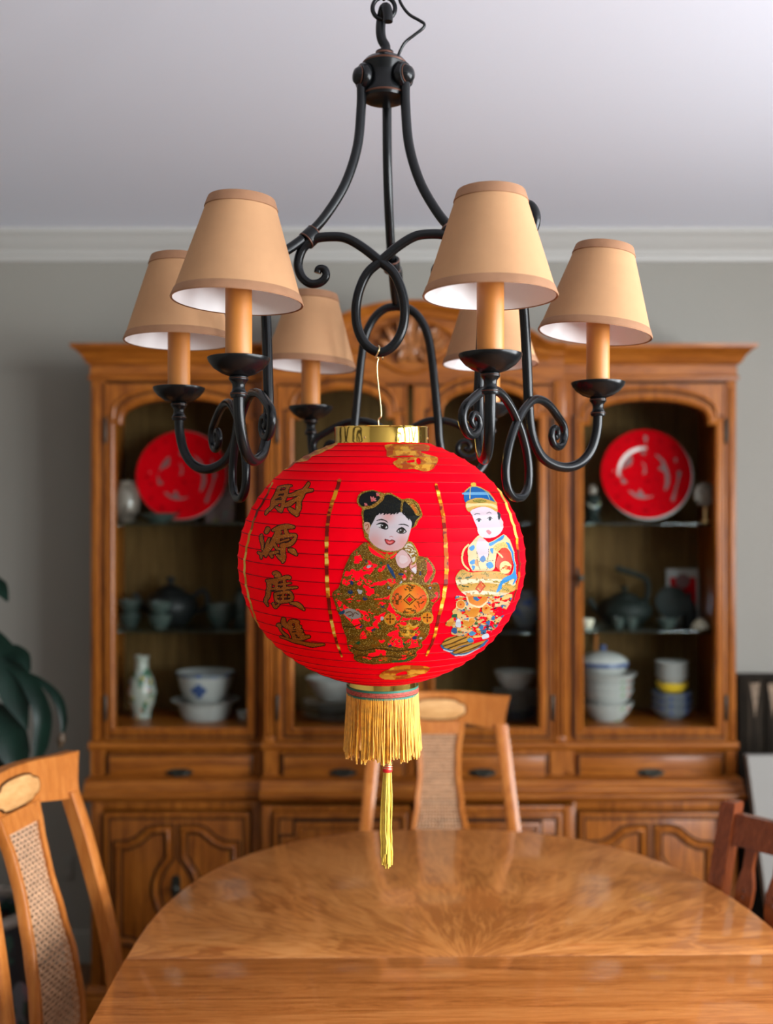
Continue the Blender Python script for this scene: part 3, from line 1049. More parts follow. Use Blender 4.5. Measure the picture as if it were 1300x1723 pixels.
K4 = 1292 / 120.0
character('printed_character', 430, 800, K4, (440, 806, 532, 874), [
    ([(430, 230), (380, 330), (340, 420), (300, 530)], [26, 34, 38, 36]),
    ([(420, 225), (500, 200), (580, 190), (645, 182)], [26, 24, 24, 10]),
    ([(590, 200), (550, 320), (510, 440), (465, 630)], [24, 32, 34, 26]),
    ([(400, 310), (540, 290)], 24), ([(350, 400), (530, 385)], 30), ([(310, 490), (480, 470)], 26), ([(300, 530), (380, 510)], 24),
    ([(330, 520), (270, 590), (220, 640), (178, 700)], [26, 30, 26, 12]),
    ([(370, 575), (430, 615), (465, 650)], [20, 34, 24]),
    ([(590, 365), (700, 340), (820, 300), (920, 275), (1018, 268)], [24, 34, 42, 36, 26]),
    ([(955, 145), (890, 250), (830, 360), (790, 470), (770, 600), (740, 715)], [24, 36, 44, 42, 46, 28]),
    ([(745, 700), (680, 655), (610, 600)], [40, 44, 30]),
    ([(800, 390), (690, 460), (590, 520), (500, 540)], [36, 36, 40, 28]),
], [([(465, 230), (520, 222)], 10), ([(425, 350), (480, 335)], 9), ([(365, 440), (450, 395)], 14), ([(370, 545), (410, 525)], 9)], 'gold glitter character printed topmost on the lantern')
character('printed_character', 430, 800, K4, (430, 878, 508, 954), [
    ([(190, 1020), (215, 970)], [36, 38]),
    ([(108, 1085), (105, 1160), (120, 1260), (125, 1340)], [22, 34, 22, 14]),
    ([(50, 1400), (100, 1420), (200, 1410)], [20, 26, 30]), ([(95, 1500), (95, 1430)], [14, 30]), ([(175, 1460), (190, 1420)], [20, 28]),
    ([(250, 1140), (210, 1230), (190, 1330), (130, 1420)], [12, 28, 30, 26]),
    ([(310, 990), (420, 955), (560, 925), (685, 935)], [22, 40, 42, 26]),
    ([(390, 1010), (350, 1130), (280, 1260), (200, 1400)], [36, 40, 42, 34]),
    ([(440, 1020), (420, 1110), (400, 1200)], [26, 34, 34]),
    ([(540, 1000), (560, 1080), (520, 1120)], [34, 36, 36]),
    ([(450, 1110), (580, 1090), (700, 1080), (725, 1110), (690, 1180), (600, 1250), (470, 1270)], [34, 34, 28, 24, 34, 38, 36]),
    ([(430, 1210), (600, 1160)], [16, 16]),
    ([(500, 1250), (490, 1380), (500, 1470), (490, 1565)], [40, 46, 42, 22]),
    ([(495, 1540), (430, 1480), (380, 1440)], [32, 34, 16]),
    ([(405, 1385), (330, 1400), (265, 1420), (290, 1470)], [22, 26, 26, 24]),
    ([(340, 1250), (380, 1320), (430, 1330)], [26, 24, 20]),
    ([(600, 1345), (670, 1370), (735, 1430)], [22, 46, 24]),
], [([(455, 1065), (480, 1035)], 10), ([(425, 1235), (520, 1205)], 10), ([(520, 1140), (630, 1130)], 10), ([(405, 1420), (425, 1425)], 12)], 'gold glitter character printed second from the top on the lantern')
K5 = 10.0
character('printed_character', 430, 950, K5, (442, 958, 516, 1030), [
    ([(300, 145), (350, 140), (400, 190), (340, 190)], [22, 28, 26, 26]),
    ([(190, 275), (280, 280), (400, 250), (520, 215), (570, 225)], [24, 40, 30, 32, 26]),
    ([(220, 290), (225, 410), (200, 530), (170, 600), (200, 690)], [36, 38, 36, 30, 14]),
    ([(300, 320), (440, 330), (590, 310)], [22, 22, 12]), ([(270, 420), (460, 400), (690, 385)], [26, 26, 14]),
    ([(350, 270), (340, 420)], 24), ([(480, 260), (475, 420)], 26),
    ([(330, 500), (340, 590), (400, 625), (480, 620), (590, 600), (610, 520), (560, 465), (460, 470), (350, 490)], 24),
    ([(460, 480), (455, 620)], 20), ([(340, 550), (600, 540)], 16),
    ([(300, 660), (330, 715), (390, 670)], [22, 24, 16]),
    ([(590, 650), (690, 665), (760, 710), (810, 755)], [14, 30, 30, 18]),
], [([(375, 320), (450, 300)], 9), ([(410, 390), (450, 365)], 9), ([(260, 435), (335, 430)], 9), ([(395, 570), (410, 530)], 9), ([(520, 575), (545, 500)], 12)], 'gold glitter character printed third from the top on the lantern')
character('printed_character', 430, 950, K5, (462, 1036, 550, 1092), [
    ([(375, 1015), (405, 1030), (420, 1105)], [22, 28, 16]),
    ([(420, 1110), (480, 1170), (540, 1215), (510, 1250)], [14, 16, 16, 12]),
    ([(425, 1215), (520, 1245), (640, 1290), (800, 1325), (960, 1355), (1145, 1345)], [16, 18, 26, 28, 32, 16]),
    ([(470, 920), (465, 980), (530, 1040)], [34, 40, 34]),
    ([(580, 970), (640, 955), (705, 965), (700, 990)], [34, 34, 26, 20]),
    ([(570, 990), (590, 1090), (630, 1180), (670, 1270)], [36, 36, 36, 34]),
    ([(600, 1060), (745, 1050)], 24), ([(620, 1130), (770, 1110)], 28), ([(650, 1180), (795, 1170)], 24),
    ([(680, 1260), (800, 1230), (895, 1215)], [30, 34, 20]),
    ([(680, 980), (720, 1090), (740, 1230)], [34, 36, 34]),
], [([(635, 1062), (655, 1045)], 11), ([(620, 1135), (670, 1125)], 13), ([(665, 1185), (690, 1195)], 11), ([(690, 1225), (730, 1228)], 10)], 'gold glitter character printed lowest on the lantern')

# --- gold stripes
def stripe(pts, w_, box_, ox, oy, k, seed):
    p = Paint(*box_, .6, ox, oy, k)
    s_ = p.line(pts, w_)
    n = p.noise(.004, .02, seed, 2)
    p.put(s_, (176, 84, 8))
    p.put(s_ & (n > .53), (222, 150, 30)); p.put(s_ & (n > .66), (245, 205, 90)); p.put(s_ & (n < .36), (120, 22, 8))
    emit(p, 'gold_stripe', M['print'], lan, .0006)
KG = 1149 / 220.0
stripe([(135, 45), (110, 130), (70, 240), (42, 350), (25, 500), (22, 700), (25, 900), (35, 1050), (60, 1250), (100, 1430), (155, 1590)], [16] * 8 + [14, 12, 9], (540, 803, 580, 1110), 545, 800, KG, 1)
stripe([(985, 85), (1020, 220), (1050, 380), (1065, 560), (1074, 720), (1075, 850), (1068, 960), (1040, 1120), (1010, 1240), (965, 1430), (900, 1580)], [13, 15, 16, 17, 18, 18, 17, 15, 14, 12, 9], (712, 808, 756, 1108), 545, 800, KG, 2)
stripe([(458, 812), (446, 838), (432, 862), (424, 885), (416, 915), (411, 950), (414, 985), (421, 1015), (431, 1045), (446, 1078), (470, 1106)], [1.2, 1.6, 1.8, 1.8, 1.8, 1.7, 1.7, 1.6, 1.5, 1.3, 1.2], (405, 806, 480, 1112), 0, 0, 1.0, 3)
stripe([(838, 822), (850, 845), (860, 872), (868, 900), (871, 925), (874, 950), (872, 975), (864, 1010)], [1.6, 1.8, 2.0, 2.0, 2.0, 1.8, 1.6, 1.2], (832, 816, 880, 1016), 0, 0, 1.0, 4)

# --- gold clouds near the collars
def cloud(polys, holes, box_, ox, oy, k, seed, name='gold_cloud'):
    p = Paint(*box_, .6, ox, oy, k)
    s_ = np.zeros(p.U.shape, bool)
    for q in polys: s_ |= p.inside(q)
    for q in holes: s_ &= ~p.inside(q)
    n = p.noise(.03, .05, seed, 3)
    p.put(s_, (196, 118, 22)); p.put(s_ & (n > .55), (226, 160, 52)); p.put(s_ & (n < .40), (170, 70, 16))
    emit(p, name, M['print'], lan, .0006)
cloud([[(648, 125), (740, 122), (830, 126), (834, 150), (800, 158), (865, 178), (874, 200), (850, 232), (815, 242), (770, 230), (715, 232), (678, 205), (700, 186), (655, 178), (650, 150)]],
      [[(780, 190), (795, 185), (800, 205), (788, 214)], [(690, 176), (760, 172), (770, 178), (700, 182)], [(740, 196), (770, 190), (772, 200), (745, 204)]], (640, 742, 745, 798), 400, 700, 2.6, 5)
cloud([[(165, 240), (205, 205), (255, 175), (320, 145), (400, 118), (440, 118), (400, 145), (330, 175), (300, 195), (255, 205), (215, 232)]], [], (455, 742, 575, 800), 400, 700, 2.6, 6)
cloud([[(618, 1135), (650, 1112), (700, 1094), (760, 1092), (835, 1098), (830, 1118), (780, 1138), (720, 1150), (640, 1150)]], [[(690, 1130), (730, 1118), (740, 1128), (700, 1138)]], (630, 1112, 725, 1146), 400, 700, 2.6, 8)

# --- the girl
p = Paint(555, 818, 745, 1122, .62, 545, 800, KG)
gold_d = (120, 84, 12)
body_o = [(350, 592), (395, 600), (460, 655), (545, 695), (620, 680), (690, 640), (720, 598), (765, 590), (800, 640), (822, 700), (900, 728), (950, 790), (970, 850), (945, 915), (915, 948), (985, 940), (1016, 985), (1012, 1080), (965, 1130), (945, 1180), (955, 1240), (925, 1290), (930, 1350), (895, 1430), (860, 1465), (862, 1510), (812, 1550), (812, 1590), (750, 1630), (620, 1640), (420, 1660), (272, 1622), (262, 1565), (215, 1530), (195, 1420), (160, 1330), (150, 1270), (125, 1210), (92, 1120), (74, 1032), (130, 980), (165, 870), (188, 790), (240, 690), (290, 640)]
B = p.inside(body_o)
p.glitter(B, (118, 80, 12), .07, .22)
n1 = p.noise(.010, .020, 11, 3)
n2 = p.noise(.016, .030, 12, 3)
n3 = p.noise(.02, .03, 13, 2)
RED = (228, 4, 14)
inner = p.inside([(512 + (a - 512) * .965, 1120 + (b - 1120) * .975) for a, b in body_o])
p.put(inner & (n1 > .66) & (p.V > 730), RED)
p.put(inner & (n3 > .70), (150, 92, 16))
for q in ([(285, 672), (330, 720), (322, 765), (262, 770)], [(405, 775), (470, 790), (400, 832), (340, 815)], [(478, 822), (545, 785), (520, 830), (485, 850)], [(170, 915), (205, 930), (190, 960), (160, 945)], [(265, 892), (320, 900), (340, 950), (300, 965)], [(350, 910), (420, 930), (380, 960)], [(560, 910), (625, 915), (600, 945), (560, 940)], [(330, 1185), (385, 1215), (400, 1280), (340, 1260)], [(425, 1305), (495, 1250), (480, 1345)], [(310, 1430), (345, 1365), (375, 1430)], [(600, 1365), (650, 1400), (690, 1460), (690, 1515), (610, 1500), (560, 1480), (600, 1420)], [(480, 1440), (540, 1450), (500, 1475)], [(480, 1230), (540, 1200), (520, 1240)], [(100, 1080), (150, 1110), (210, 1160), (300, 1180), (380, 1195), (330, 1205), (300, 1260), (340, 1330), (290, 1350), (250, 1300), (215, 1270), (150, 1190)], [(590, 1215), (660, 1230), (720, 1255), (830, 1240), (860, 1225), (840, 1280), (800, 1265), (650, 1280), (600, 1250)], [(640, 1300), (665, 1320), (650, 1400), (610, 1360)], [(690, 1480), (760, 1430), (780, 1400), (840, 1360), (830, 1400), (760, 1460)]):
    s_ = p.inside(q)
    p.put(s_, RED)
    edge = s_ & (p.noise(.05, .05, 3, 2) > .62); p.glitter(edge, gold_d, .08, .2)
# blue, white, green and orange details of the robe
for c_, lst in (((32, 62, 110), [(230, 1025, 26, 24), (360, 1080, 26, 22), (325, 1325, 34, 22), (430, 1355, 22, 18), (575, 1497, 26, 12), (240, 940, 16, 30), (365, 755, 16, 16), (675, 868, 34, 14), (850, 740, 12, 16), (520, 1155, 30, 10), (445, 1262, 14, 26), (845, 860, 12, 22), (800, 1425, 34, 22)]),
               ((196, 196, 200), [(318, 1025, 24, 22), (395, 800, 26, 16), (510, 1258, 18, 22), (675, 940, 14, 18), (850, 1430, 16, 12), (300, 1010, 12, 12), (1050, 1050, 10, 10)]),
               ((24, 92, 52), [(500, 770, 14, 14), (425, 985, 20, 12), (490, 1330, 12, 30), (300, 1470, 34, 14), (370, 1240, 14, 20), (700, 1480, 20, 12)]),
               ((222, 110, 24), [(395, 1385, 22, 30), (520, 1610, 50, 26), (745, 1565, 58, 20), (590, 960, 34, 26), (470, 1050, 20, 12), (620, 870, 14, 10), (720, 890, 12, 12), (930, 985, 26, 26), (270, 1050, 14, 20)])):
    for a, b, rx, ry in lst:
        s_ = p.ell(a, b, rx * .85, ry * .8, (a * 7) % 60 - 30) & (p.noise(.05, .07, int(a + b), 2) > .42)
        p.put(s_, c_)
p.put(p.line([(560, 790), (590, 840), (620, 895)], [10, 14, 10]), (40, 74, 120))
for a, b in ((568, 985), (932, 988)):
    p.put(p.ell(a, b, 15, 15), (30, 60, 100)); p.put(p.ell(a, b, 8, 8), (190, 190, 160))
# grey cloud cuff at the left
p.put(p.inside([(165, 1200), (210, 1168), (265, 1178), (312, 1205), (320, 1245), (270, 1262), (210, 1250)]), (176, 168, 160))
p.put(p.inside([(130, 1205), (180, 1180), (175, 1215), (135, 1218)]), (40, 90, 130))
for q in ([(190, 1210), (230, 1195), (250, 1220), (215, 1235)], [(250, 1240), (270, 1205), (300, 1220)]):
    p.put(p.line(q, 4), (110, 70, 40))
# right sleeve opening
p.put(p.inside([(905, 762), (945, 790), (952, 850), (925, 905), (893, 940), (880, 905), (905, 850)]), RED)
p.glitter(p.line([(900, 728), (950, 790), (968, 850), (945, 915), (912, 948)], 10), gold_d, .14, .15)
# dark contour scallops of the hem
for q in ([(270, 1600), (330, 1575), (420, 1600), (540, 1585), (680, 1600), (800, 1560)], [(215, 1500), (330, 1540), (480, 1520), (640, 1545), (800, 1520)], [(170, 1330), (260, 1330), (330, 1300)]):
    p.put(p.line(q, 5), (66, 50, 14))
p.put(p.line([(600, 1632), (700, 1628), (780, 1590)], 7), (40, 100, 44))
# round ingot with glow, square and smudges of glitter
D = np.hypot((p.U - 748) / 165, (p.V - 1085) / 140)
rr_ = D <= 1
orange = np.stack([np.full_like(D, 255.0), 168 - 70 * np.abs((p.U - 748) / 165) - 25 * D, 30 + 18 * (1 - D)], -1)
p.rgb[rr_] = np.array([lin(c) for c in orange[rr_]]) if rr_.any() else 0
p.mask |= rr_
p.glitter((D > .93) & (D < 1.05), (170, 130, 30), .2, .1)
for cx_, cy_, rx, ry in ((640, 1085, 48, 52), (845, 1080, 44, 48), (750, 985, 52, 34), (750, 1195, 60, 30)):
    q = p.ell(cx_, cy_, rx, ry) & (p.noise(.045, .07, 21, 3) > .50)
    p.glitter(q, (104, 62, 8), .06, .25)
for q in ([(790, 1140), (810, 1165)], [(830, 1130), (838, 1160)], [(858, 1128), (868, 1112)], [(610, 1170), (640, 1180)]):
    p.put(p.line(q, 3), (90, 40, 8))
def diamond(p, cx_, cy_, rx, ry, col):
    p.put((np.abs((p.U - cx_) / rx) + np.abs((p.V - cy_) / ry)) <= 1, col)
for s_, c_ in ((1.0, (70, 36, 10)), (.80, (226, 150, 40)), (.56, (70, 30, 12)), (.42, (226, 20, 16))):
    diamond(p, 750, 1090, 58 * s_, 54 * s_, c_)
# coins
for cx_, cy_, r_ in ((580, 1262, 44), (906, 1250, 46)):
    p.glitter(p.ell(cx_, cy_, r_ + 8, r_ + 8), (190, 140, 30), .2, .05)
    p.put(p.ell(cx_, cy_, r_, r_), (236, 140, 34))
    p.put(p.ell(cx_, cy_, 8, 8), (60, 30, 8))
    for dx_, dy_ in ((0, -24), (0, 24), (-24, 0), (24, 0)):
        p.put(p.ell(cx_ + dx_, cy_ + dy_, 7 if dx_ == 0 else 14, 14 if dx_ == 0 else 7), (110, 50, 10))
# boat-shaped gold pieces
for cx_, cy_, rx, ry in ((745, 1322, 92, 34), (738, 1392, 72, 36)):
    q = p.inside([(cx_ - rx, cy_ - ry * .7), (cx_ - rx * .4, cy_ - ry * .1), (cx_, cy_ - ry * .9), (cx_ + rx * .4, cy_ - ry * .1), (cx_ + rx, cy_ - ry * .7), (cx_ + rx * .6, cy_ + ry * .7), (cx_, cy_ + ry), (cx_ - rx * .6, cy_ + ry * .7)])
    p.put(q, (238, 150, 24)); p.put(q & (p.noise(.03, .04, 31, 2) > .55), (250, 190, 70)); p.glitter(q & (p.noise(.05, .06, 32, 2) > .64), (150, 110, 20), .2, .1)
# collar
p.put(p.inside([(388, 612), (430, 632), (480, 668), (545, 712), (560, 735), (470, 712), (410, 672)]), RED)
p.put(p.inside([(580, 712), (625, 682), (640, 690), (610, 722), (585, 732)]), RED)
p.put(p.line([(385, 605), (440, 645), (500, 690), (548, 730)], 8), (190, 110, 20))
p.put(p.line([(548, 740), (552, 690), (575, 715), (625, 680)], 8), (190, 130, 30))
# hands with pearls
skin = (236, 196, 190)
p.put(p.inside([(628, 722), (650, 680), (690, 652), (735, 690), (768, 745), (745, 790), (690, 815), (650, 790)]), (232, 190, 186))
p.put(p.inside([(672, 705), (720, 712), (735, 750), (690, 775), (660, 750)]), (240, 214, 212))
p.put(p.inside([(750, 780), (800, 752), (812, 800), (806, 862), (776, 850), (752, 812)]), (240, 170, 160))
p.put(p.inside([(760, 835), (800, 805), (806, 862)]), (236, 226, 226))
for q in ([(750, 790), (790, 760)], [(768, 815), (806, 790)], [(750, 785), (756, 820), (790, 860)], [(735, 690), (768, 745), (745, 790)]):
    p.put(p.line(q, 3), (150, 60, 40))
p.put(p.inside([(708, 615), (760, 600), (800, 645), (808, 735), (780, 760), (755, 705), (718, 660)]), (226, 214, 190))
for q in ([(715, 640), (745, 640), (765, 655), (745, 672), (728, 660)], [(752, 680), (790, 672), (800, 690), (770, 705)], [(770, 720), (800, 705), (806, 735)], [(735, 620), (770, 632), (792, 655)]):
    p.put(p.line(q, 6), (150, 106, 20))
p.glitter(p.line([(708, 600), (760, 590), (800, 640), (822, 700), (800, 760), (775, 780)], 8), (160, 120, 20), .15, .2)
for a, b in ((708, 912), (762, 908), (715, 842), (772, 880)):
    p.put(p.ell(a, b, 11, 11), (238, 150, 130))
# head: gold rim, hair, face
p.glitter(p.inside([(288, 215), (308, 165), (360, 140), (430, 128), (490, 150), (530, 158), (580, 155), (640, 183), (690, 208), (740, 200), (790, 213), (832, 260), (862, 330), (857, 366), (832, 392), (815, 432), (790, 458), (762, 472), (748, 530), (737, 575), (702, 632), (640, 668), (560, 678), (480, 658), (420, 614), (393, 582), (362, 547), (348, 500), (338, 440), (336, 380), (328, 330), (333, 290), (303, 262)]), (140, 100, 16), .12, .2)
HAIR = (16, 18, 18)
p.put(p.inside([(304, 220), (322, 172), (372, 150), (430, 140), (478, 158), (500, 190), (488, 232), (450, 262), (400, 282), (342, 274), (312, 250)]), HAIR)
hm = p.inside([(350, 310), (400, 292), (470, 262), (512, 220), (535, 176), (590, 172), (650, 204), (690, 232), (735, 224), (790, 240), (835, 300), (845, 335), (835, 366), (805, 398), (790, 440), (762, 462), (700, 480), (560, 480), (440, 480), (400, 420), (366, 412), (350, 400)])
p.put(hm, HAIR)
p.speck(hm, (58, 56, 30), .12, 3)
p.glitter(p.line([(340, 282), (420, 275), (480, 235), (512, 190), (470, 165)], [9, 12, 14, 16, 8]), (150, 96, 18), .15, .1)
p.glitter(p.inside([(715, 232), (745, 218), (780, 236), (815, 280), (842, 345), (810, 352), (780, 300), (745, 262)]), (150, 100, 18), .2, .2)
p.put(p.line([(772, 262), (790, 290), (812, 325)], [8, 12, 8]), (214, 110, 30))
p.glitter(p.line([(690, 222), (682, 270), (680, 322)], 9), (120, 88, 20), .1, .2)
for (a, b, sc) in ((422, 216, 1.0), (362, 260, .55), (466, 172, .6)):
    for an in (-70, -30, 10, 50):
        q = math.radians(an - 40)
        p.put(p.ell(a + 22 * sc * math.cos(q), b + 18 * sc * math.sin(q), 17 * sc, 7 * sc, an - 40), (240, 130, 130))
    p.put(p.ell(a, b + 4 * sc, 12 * sc, 12 * sc), (232, 96, 96))
face = p.inside([(430, 410), (455, 362), (480, 336), (560, 336), (600, 338), (640, 328), (692, 327), (738, 368), (769, 410), (765, 460), (747, 520), (727, 580), (692, 633), (640, 658), (570, 665), (490, 643), (430, 603), (396, 555), (392, 512), (406, 455)])
p.put(face, (226, 212, 216))
for cx_, cy_, r_ in ((440, 580, 85), (700, 590, 80), (560, 360, 60), (580, 665, 80)):
    d = np.exp(-(((p.U - cx_) / r_) ** 2 + ((p.V - cy_) / r_) ** 2)) * .75
    a_ = np.array(lin((238, 160, 150)))
    p.rgb[face] = p.rgb[face] * (1 - d[face])[:, None] + a_[None, :] * d[face][:, None]
# fringe of hair
for a, b in ((470, 350), (500, 340), (530, 346), (560, 340), (590, 344), (620, 338), (645, 336), (700, 345), (722, 366), (742, 385)):
    p.put(p.line([(a + 8, b - 22), (a, b - 4), (a - 12, b + 4)] if a < 660 else [(a - 10, b - 24), (a, b - 4), (a + 6, b + 8)], [9, 6, 1.5]), HAIR)
# ear
p.put(p.inside([(352, 418), (375, 408), (400, 420), (402, 470), (392, 515), (372, 500), (352, 465)]), (230, 176, 150))
p.put(p.line([(365, 440), (385, 430), (390, 455), (375, 480)], 4), (170, 90, 50))
p.put(p.ell(368, 534, 15, 15), (190, 130, 24)); p.put(p.ell(368, 534, 6, 6), (60, 40, 10))
# eyes, brows, mouth
DK = (24, 20, 18)
p.put(p.inside([(462, 434), (490, 424), (525, 424), (552, 442), (558, 462), (548, 472), (515, 466), (482, 454)]), (232, 228, 226))
p.put(p.inside([(640, 490), (662, 470), (690, 466), (716, 482), (722, 496), (700, 506), (662, 506)]), (232, 228, 226))
p.put(p.ell(521, 446, 25, 22), (44, 32, 24)); p.put(p.ell(680, 487, 24, 20), (70, 58, 42))
p.put(p.ell(521, 446, 13, 12), DK); p.put(p.ell(680, 487, 11, 10), DK)
p.put(p.ell(513, 438, 6, 5), (220, 220, 220)); p.put(p.ell(673, 481, 6, 5), (220, 220, 220))
p.put(p.line([(460, 432), (490, 421), (528, 421), (556, 444), (558, 468)], [3, 7, 9, 7, 4]), DK)
p.put(p.line([(480, 454), (515, 468), (550, 472)], [2, 4, 5]), DK)
p.put(p.line([(637, 491), (660, 470), (690, 464), (722, 494)], [4, 7, 8, 4]), DK)
p.put(p.line([(640, 492), (664, 507), (700, 507), (722, 496)], [3, 4, 4, 3]), DK)
p.put(p.line([(463, 396), (500, 388), (535, 396), (560, 412)], [3, 5, 5, 3]), DK)
p.put(p.line([(655, 433), (690, 428), (722, 436), (742, 447)], [3, 5, 5, 3]), DK)
p.put(p.inside([(530, 560), (558, 562), (575, 570), (598, 564), (626, 578), (606, 602), (575, 612), (545, 598)]), (130, 30, 30))
p.put(p.inside([(540, 568), (560, 570), (576, 578), (598, 572), (612, 580), (598, 597), (575, 604), (550, 592)]), (232, 84, 84))
p.put(p.inside([(556, 580), (576, 588), (598, 582), (590, 594), (570, 596)]), (248, 160, 150))
p.put(p.line([(575, 540), (590, 534), (605, 541)], 3), (214, 150, 150))
emit(p, 'printed_girl', M['print'], lan, .0008, 'printed girl in a gold glitter robe with two hair buns', .45)

# --- the boy, its colours paled to paint in the sheen
KB = 835 / 160.0
p = Paint(738, 808, 872, 1106, .62, 730, 790, KB)
RB_ = (228, 4, 14)
low = p.inside([(190, 1110), (300, 1120), (460, 1110), (640, 1095), (690, 1110), (640, 1220), (600, 1300), (540, 1390), (470, 1450), (350, 1480), (240, 1470), (150, 1440), (165, 1380), (105, 1370), (110, 1335), (165, 1290), (160, 1240), (195, 1200)])
n1 = p.noise(.018, .03, 41, 3); n2 = p.noise(.02, .035, 42, 3); n3 = p.noise(.025, .035, 43, 3); n4 = p.noise(.03, .04, 44, 2)
p.put(low & (n1 > .53), (232, 150, 62)); p.put(low & (n2 > .60), (236, 196, 140)); p.put(low & (n3 > .64), (60, 120, 170)); p.put(low & (n4 > .74), (60, 110, 60)); p.put(low & (n4 < .23), (58, 48, 60))
p.put(low & (n1 > .66), (246, 200, 120))
for a, b, r_ in ((235, 1185, 36), (455, 1215, 30), (330, 1330, 26)):
    p.put(p.ell(a, b, r_ + 6, r_ + 6), (250, 214, 150)); p.put(p.ell(a, b, r_, r_), (238, 140, 40)); p.put(p.ell(a, b, 8, 8), (200, 50, 20))
for q, c_ in (([(265, 1215), (300, 1245), (340, 1210), (400, 1215), (370, 1290), (300, 1290)], (236, 150, 50)), ([(245, 1310), (300, 1335), (350, 1300), (330, 1375), (270, 1370)], (238, 160, 60)), ([(420, 1200), (450, 1240), (500, 1190), (480, 1260), (430, 1262)], (240, 170, 80)),
              ([(105, 1370), (130, 1320), (170, 1300), (160, 1370)], (240, 160, 60)), ([(190, 1330), (220, 1310), (240, 1380), (195, 1380)], (220, 226, 236)), ([(305, 1440), (330, 1415), (370, 1440), (330, 1462)], (80, 160, 210)), ([(160, 1275), (200, 1270), (200, 1298), (162, 1300)], (40, 100, 60)), ([(150, 1420), (170, 1390), (200, 1400), (190, 1440)], (50, 90, 140))):
    p.put(p.inside(q), c_)
# gold bowl
bowl = p.inside([(188, 965), (215, 900), (250, 878), (320, 902), (460, 892), (580, 898), (660, 930), (705, 962), (718, 1040), (650, 1088), (560, 1112), (420, 1118), (285, 1104), (215, 1045)])
p.put(bowl, (224, 172, 78))
p.put(bowl & (np.abs(p.V - 985 - 12 * np.sin(p.U / 90)) < 22), (248, 222, 176)); p.put(bowl & (np.abs(p.V - 1088 - 10 * np.sin(p.U / 80)) < 16), (246, 224, 184))
p.put(bowl & (np.abs(p.V - 940) < 20) & (p.U > 280), (232, 160, 60))
p.glitter(bowl & (p.noise(.04, .06, 51, 3) > .60), (150, 120, 50), .25, .15)
for q in ([(205, 955), (300, 950), (340, 930)], [(220, 1010), (260, 1025), (300, 1030)]):
    p.put(p.line(q, 6) & (p.noise(.08, .08, 52, 2) > .45), (50, 80, 50))
p.put(p.line([(368, 1048), (408, 985), (446, 1022), (406, 1076), (368, 1048)], 6, False), (214, 70, 30))
diamond(p, 408, 1030, 26, 32, (238, 110, 60))
p.put(p.line([(300, 1110), (330, 1160), (390, 1180), (440, 1140)], 26), (236, 140, 50)); p.put(p.line([(285, 1120), (315, 1180), (400, 1205), (470, 1160)], 7), (250, 220, 170))
# coat
CREAM = (240, 214, 160)
p.put(p.inside([(298, 690), (330, 640), (365, 600), (405, 575), (440, 610), (480, 640), (560, 600), (615, 570), (655, 610), (690, 680), (712, 800), (722, 940), (690, 990), (640, 960), (690, 900), (690, 800), (650, 700), (600, 690), (550, 720), (540, 800), (520, 880), (460, 890), (380, 890), (330, 885), (300, 800)]), CREAM)
p.put(p.inside([(590, 700), (640, 690), (676, 760), (680, 850), (650, 930), (580, 890), (540, 850), (560, 760)]), (236, 70, 44))
BL = (60, 150, 214)
for q in ([(615, 572), (600, 612), (550, 640), (500, 672), (478, 650), (540, 620)], [(628, 645), (660, 650), (690, 720), (705, 800), (720, 900), (722, 970), (690, 1015), (700, 960), (640, 985), (600, 1010), (590, 1050), (545, 1080), (560, 1040), (600, 960), (690, 910), (695, 820), (670, 720)], [(308, 690), (345, 662), (358, 690), (330, 715)], [(312, 815), (350, 790), (375, 815), (335, 835)], [(455, 830), (500, 810), (520, 850), (480, 870)], [(330, 845), (360, 850), (340, 885)], [(490, 700), (520, 690), (510, 740)]):
    p.put(p.inside(q), BL)
p.put(p.inside([(395, 600), (440, 615), (480, 660), (482, 720), (450, 785), (405, 790), (375, 720), (372, 650)]), (238, 208, 214))
p.put(p.inside([(400, 790), (430, 755), (455, 790), (430, 815)]), (70, 130, 190))
p.put(p.inside([(365, 790), (390, 800), (385, 850), (360, 830)]), (230, 160, 90))
flower = p.ell(625, 860, 52, 56) & (p.noise(.05, .05, 61, 2) > .34)
p.put(flower, (246, 222, 150)); p.put(p.ell(625, 860, 20, 20) & (p.noise(.1, .1, 62, 1) > .5), (214, 120, 50))
p.glitter(p.inside([(520, 690), (560, 650), (620, 640), (650, 680), (600, 690), (560, 720)]), (210, 176, 96), .3, .1)
p.put(p.line([(300, 660), (262, 705), (245, 765), (258, 830), (302, 882)], 8), (244, 208, 130))
p.put(p.line([(545, 720), (600, 770)], 7), (244, 214, 150))
for pts in ([(375, 720), (380, 800), (400, 880)], [(480, 700), (470, 800), (460, 880)], [(390, 805), (520, 800)]):
    p.put(p.line(pts, 3) & (p.noise(.2, .2, 63, 1) > .4), (90, 80, 70))
# head
p.put(p.inside([(318, 372), (345, 348), (430, 325), (500, 340), (550, 372), (585, 420), (606, 480), (594, 540), (550, 584), (482, 602), (420, 592), (385, 552), (370, 492), (345, 432)]), (242, 218, 226))
p.put(p.inside([(556, 372), (578, 385), (580, 430), (568, 442), (556, 410)]), (52, 56, 60))
p.put(p.inside([(578, 440), (606, 455), (600, 505), (582, 500)]), (240, 206, 206))
p.put(p.inside([(262, 240), (272, 190), (318, 152), (380, 150), (450, 184), (512, 240), (546, 300), (480, 268), (400, 250), (330, 262), (278, 292)]), (22, 104, 178))
p.put(p.inside([(262, 222), (268, 204), (440, 200), (480, 214), (470, 224)]), (110, 170, 214))  # pale band across the cap: wire-rib highlight painted in
p.put(p.inside([(276, 292), (330, 260), (400, 248), (480, 266), (546, 300), (555, 372), (500, 342), (430, 326), (350, 342), (312, 372), (285, 346)]), (226, 176, 84))
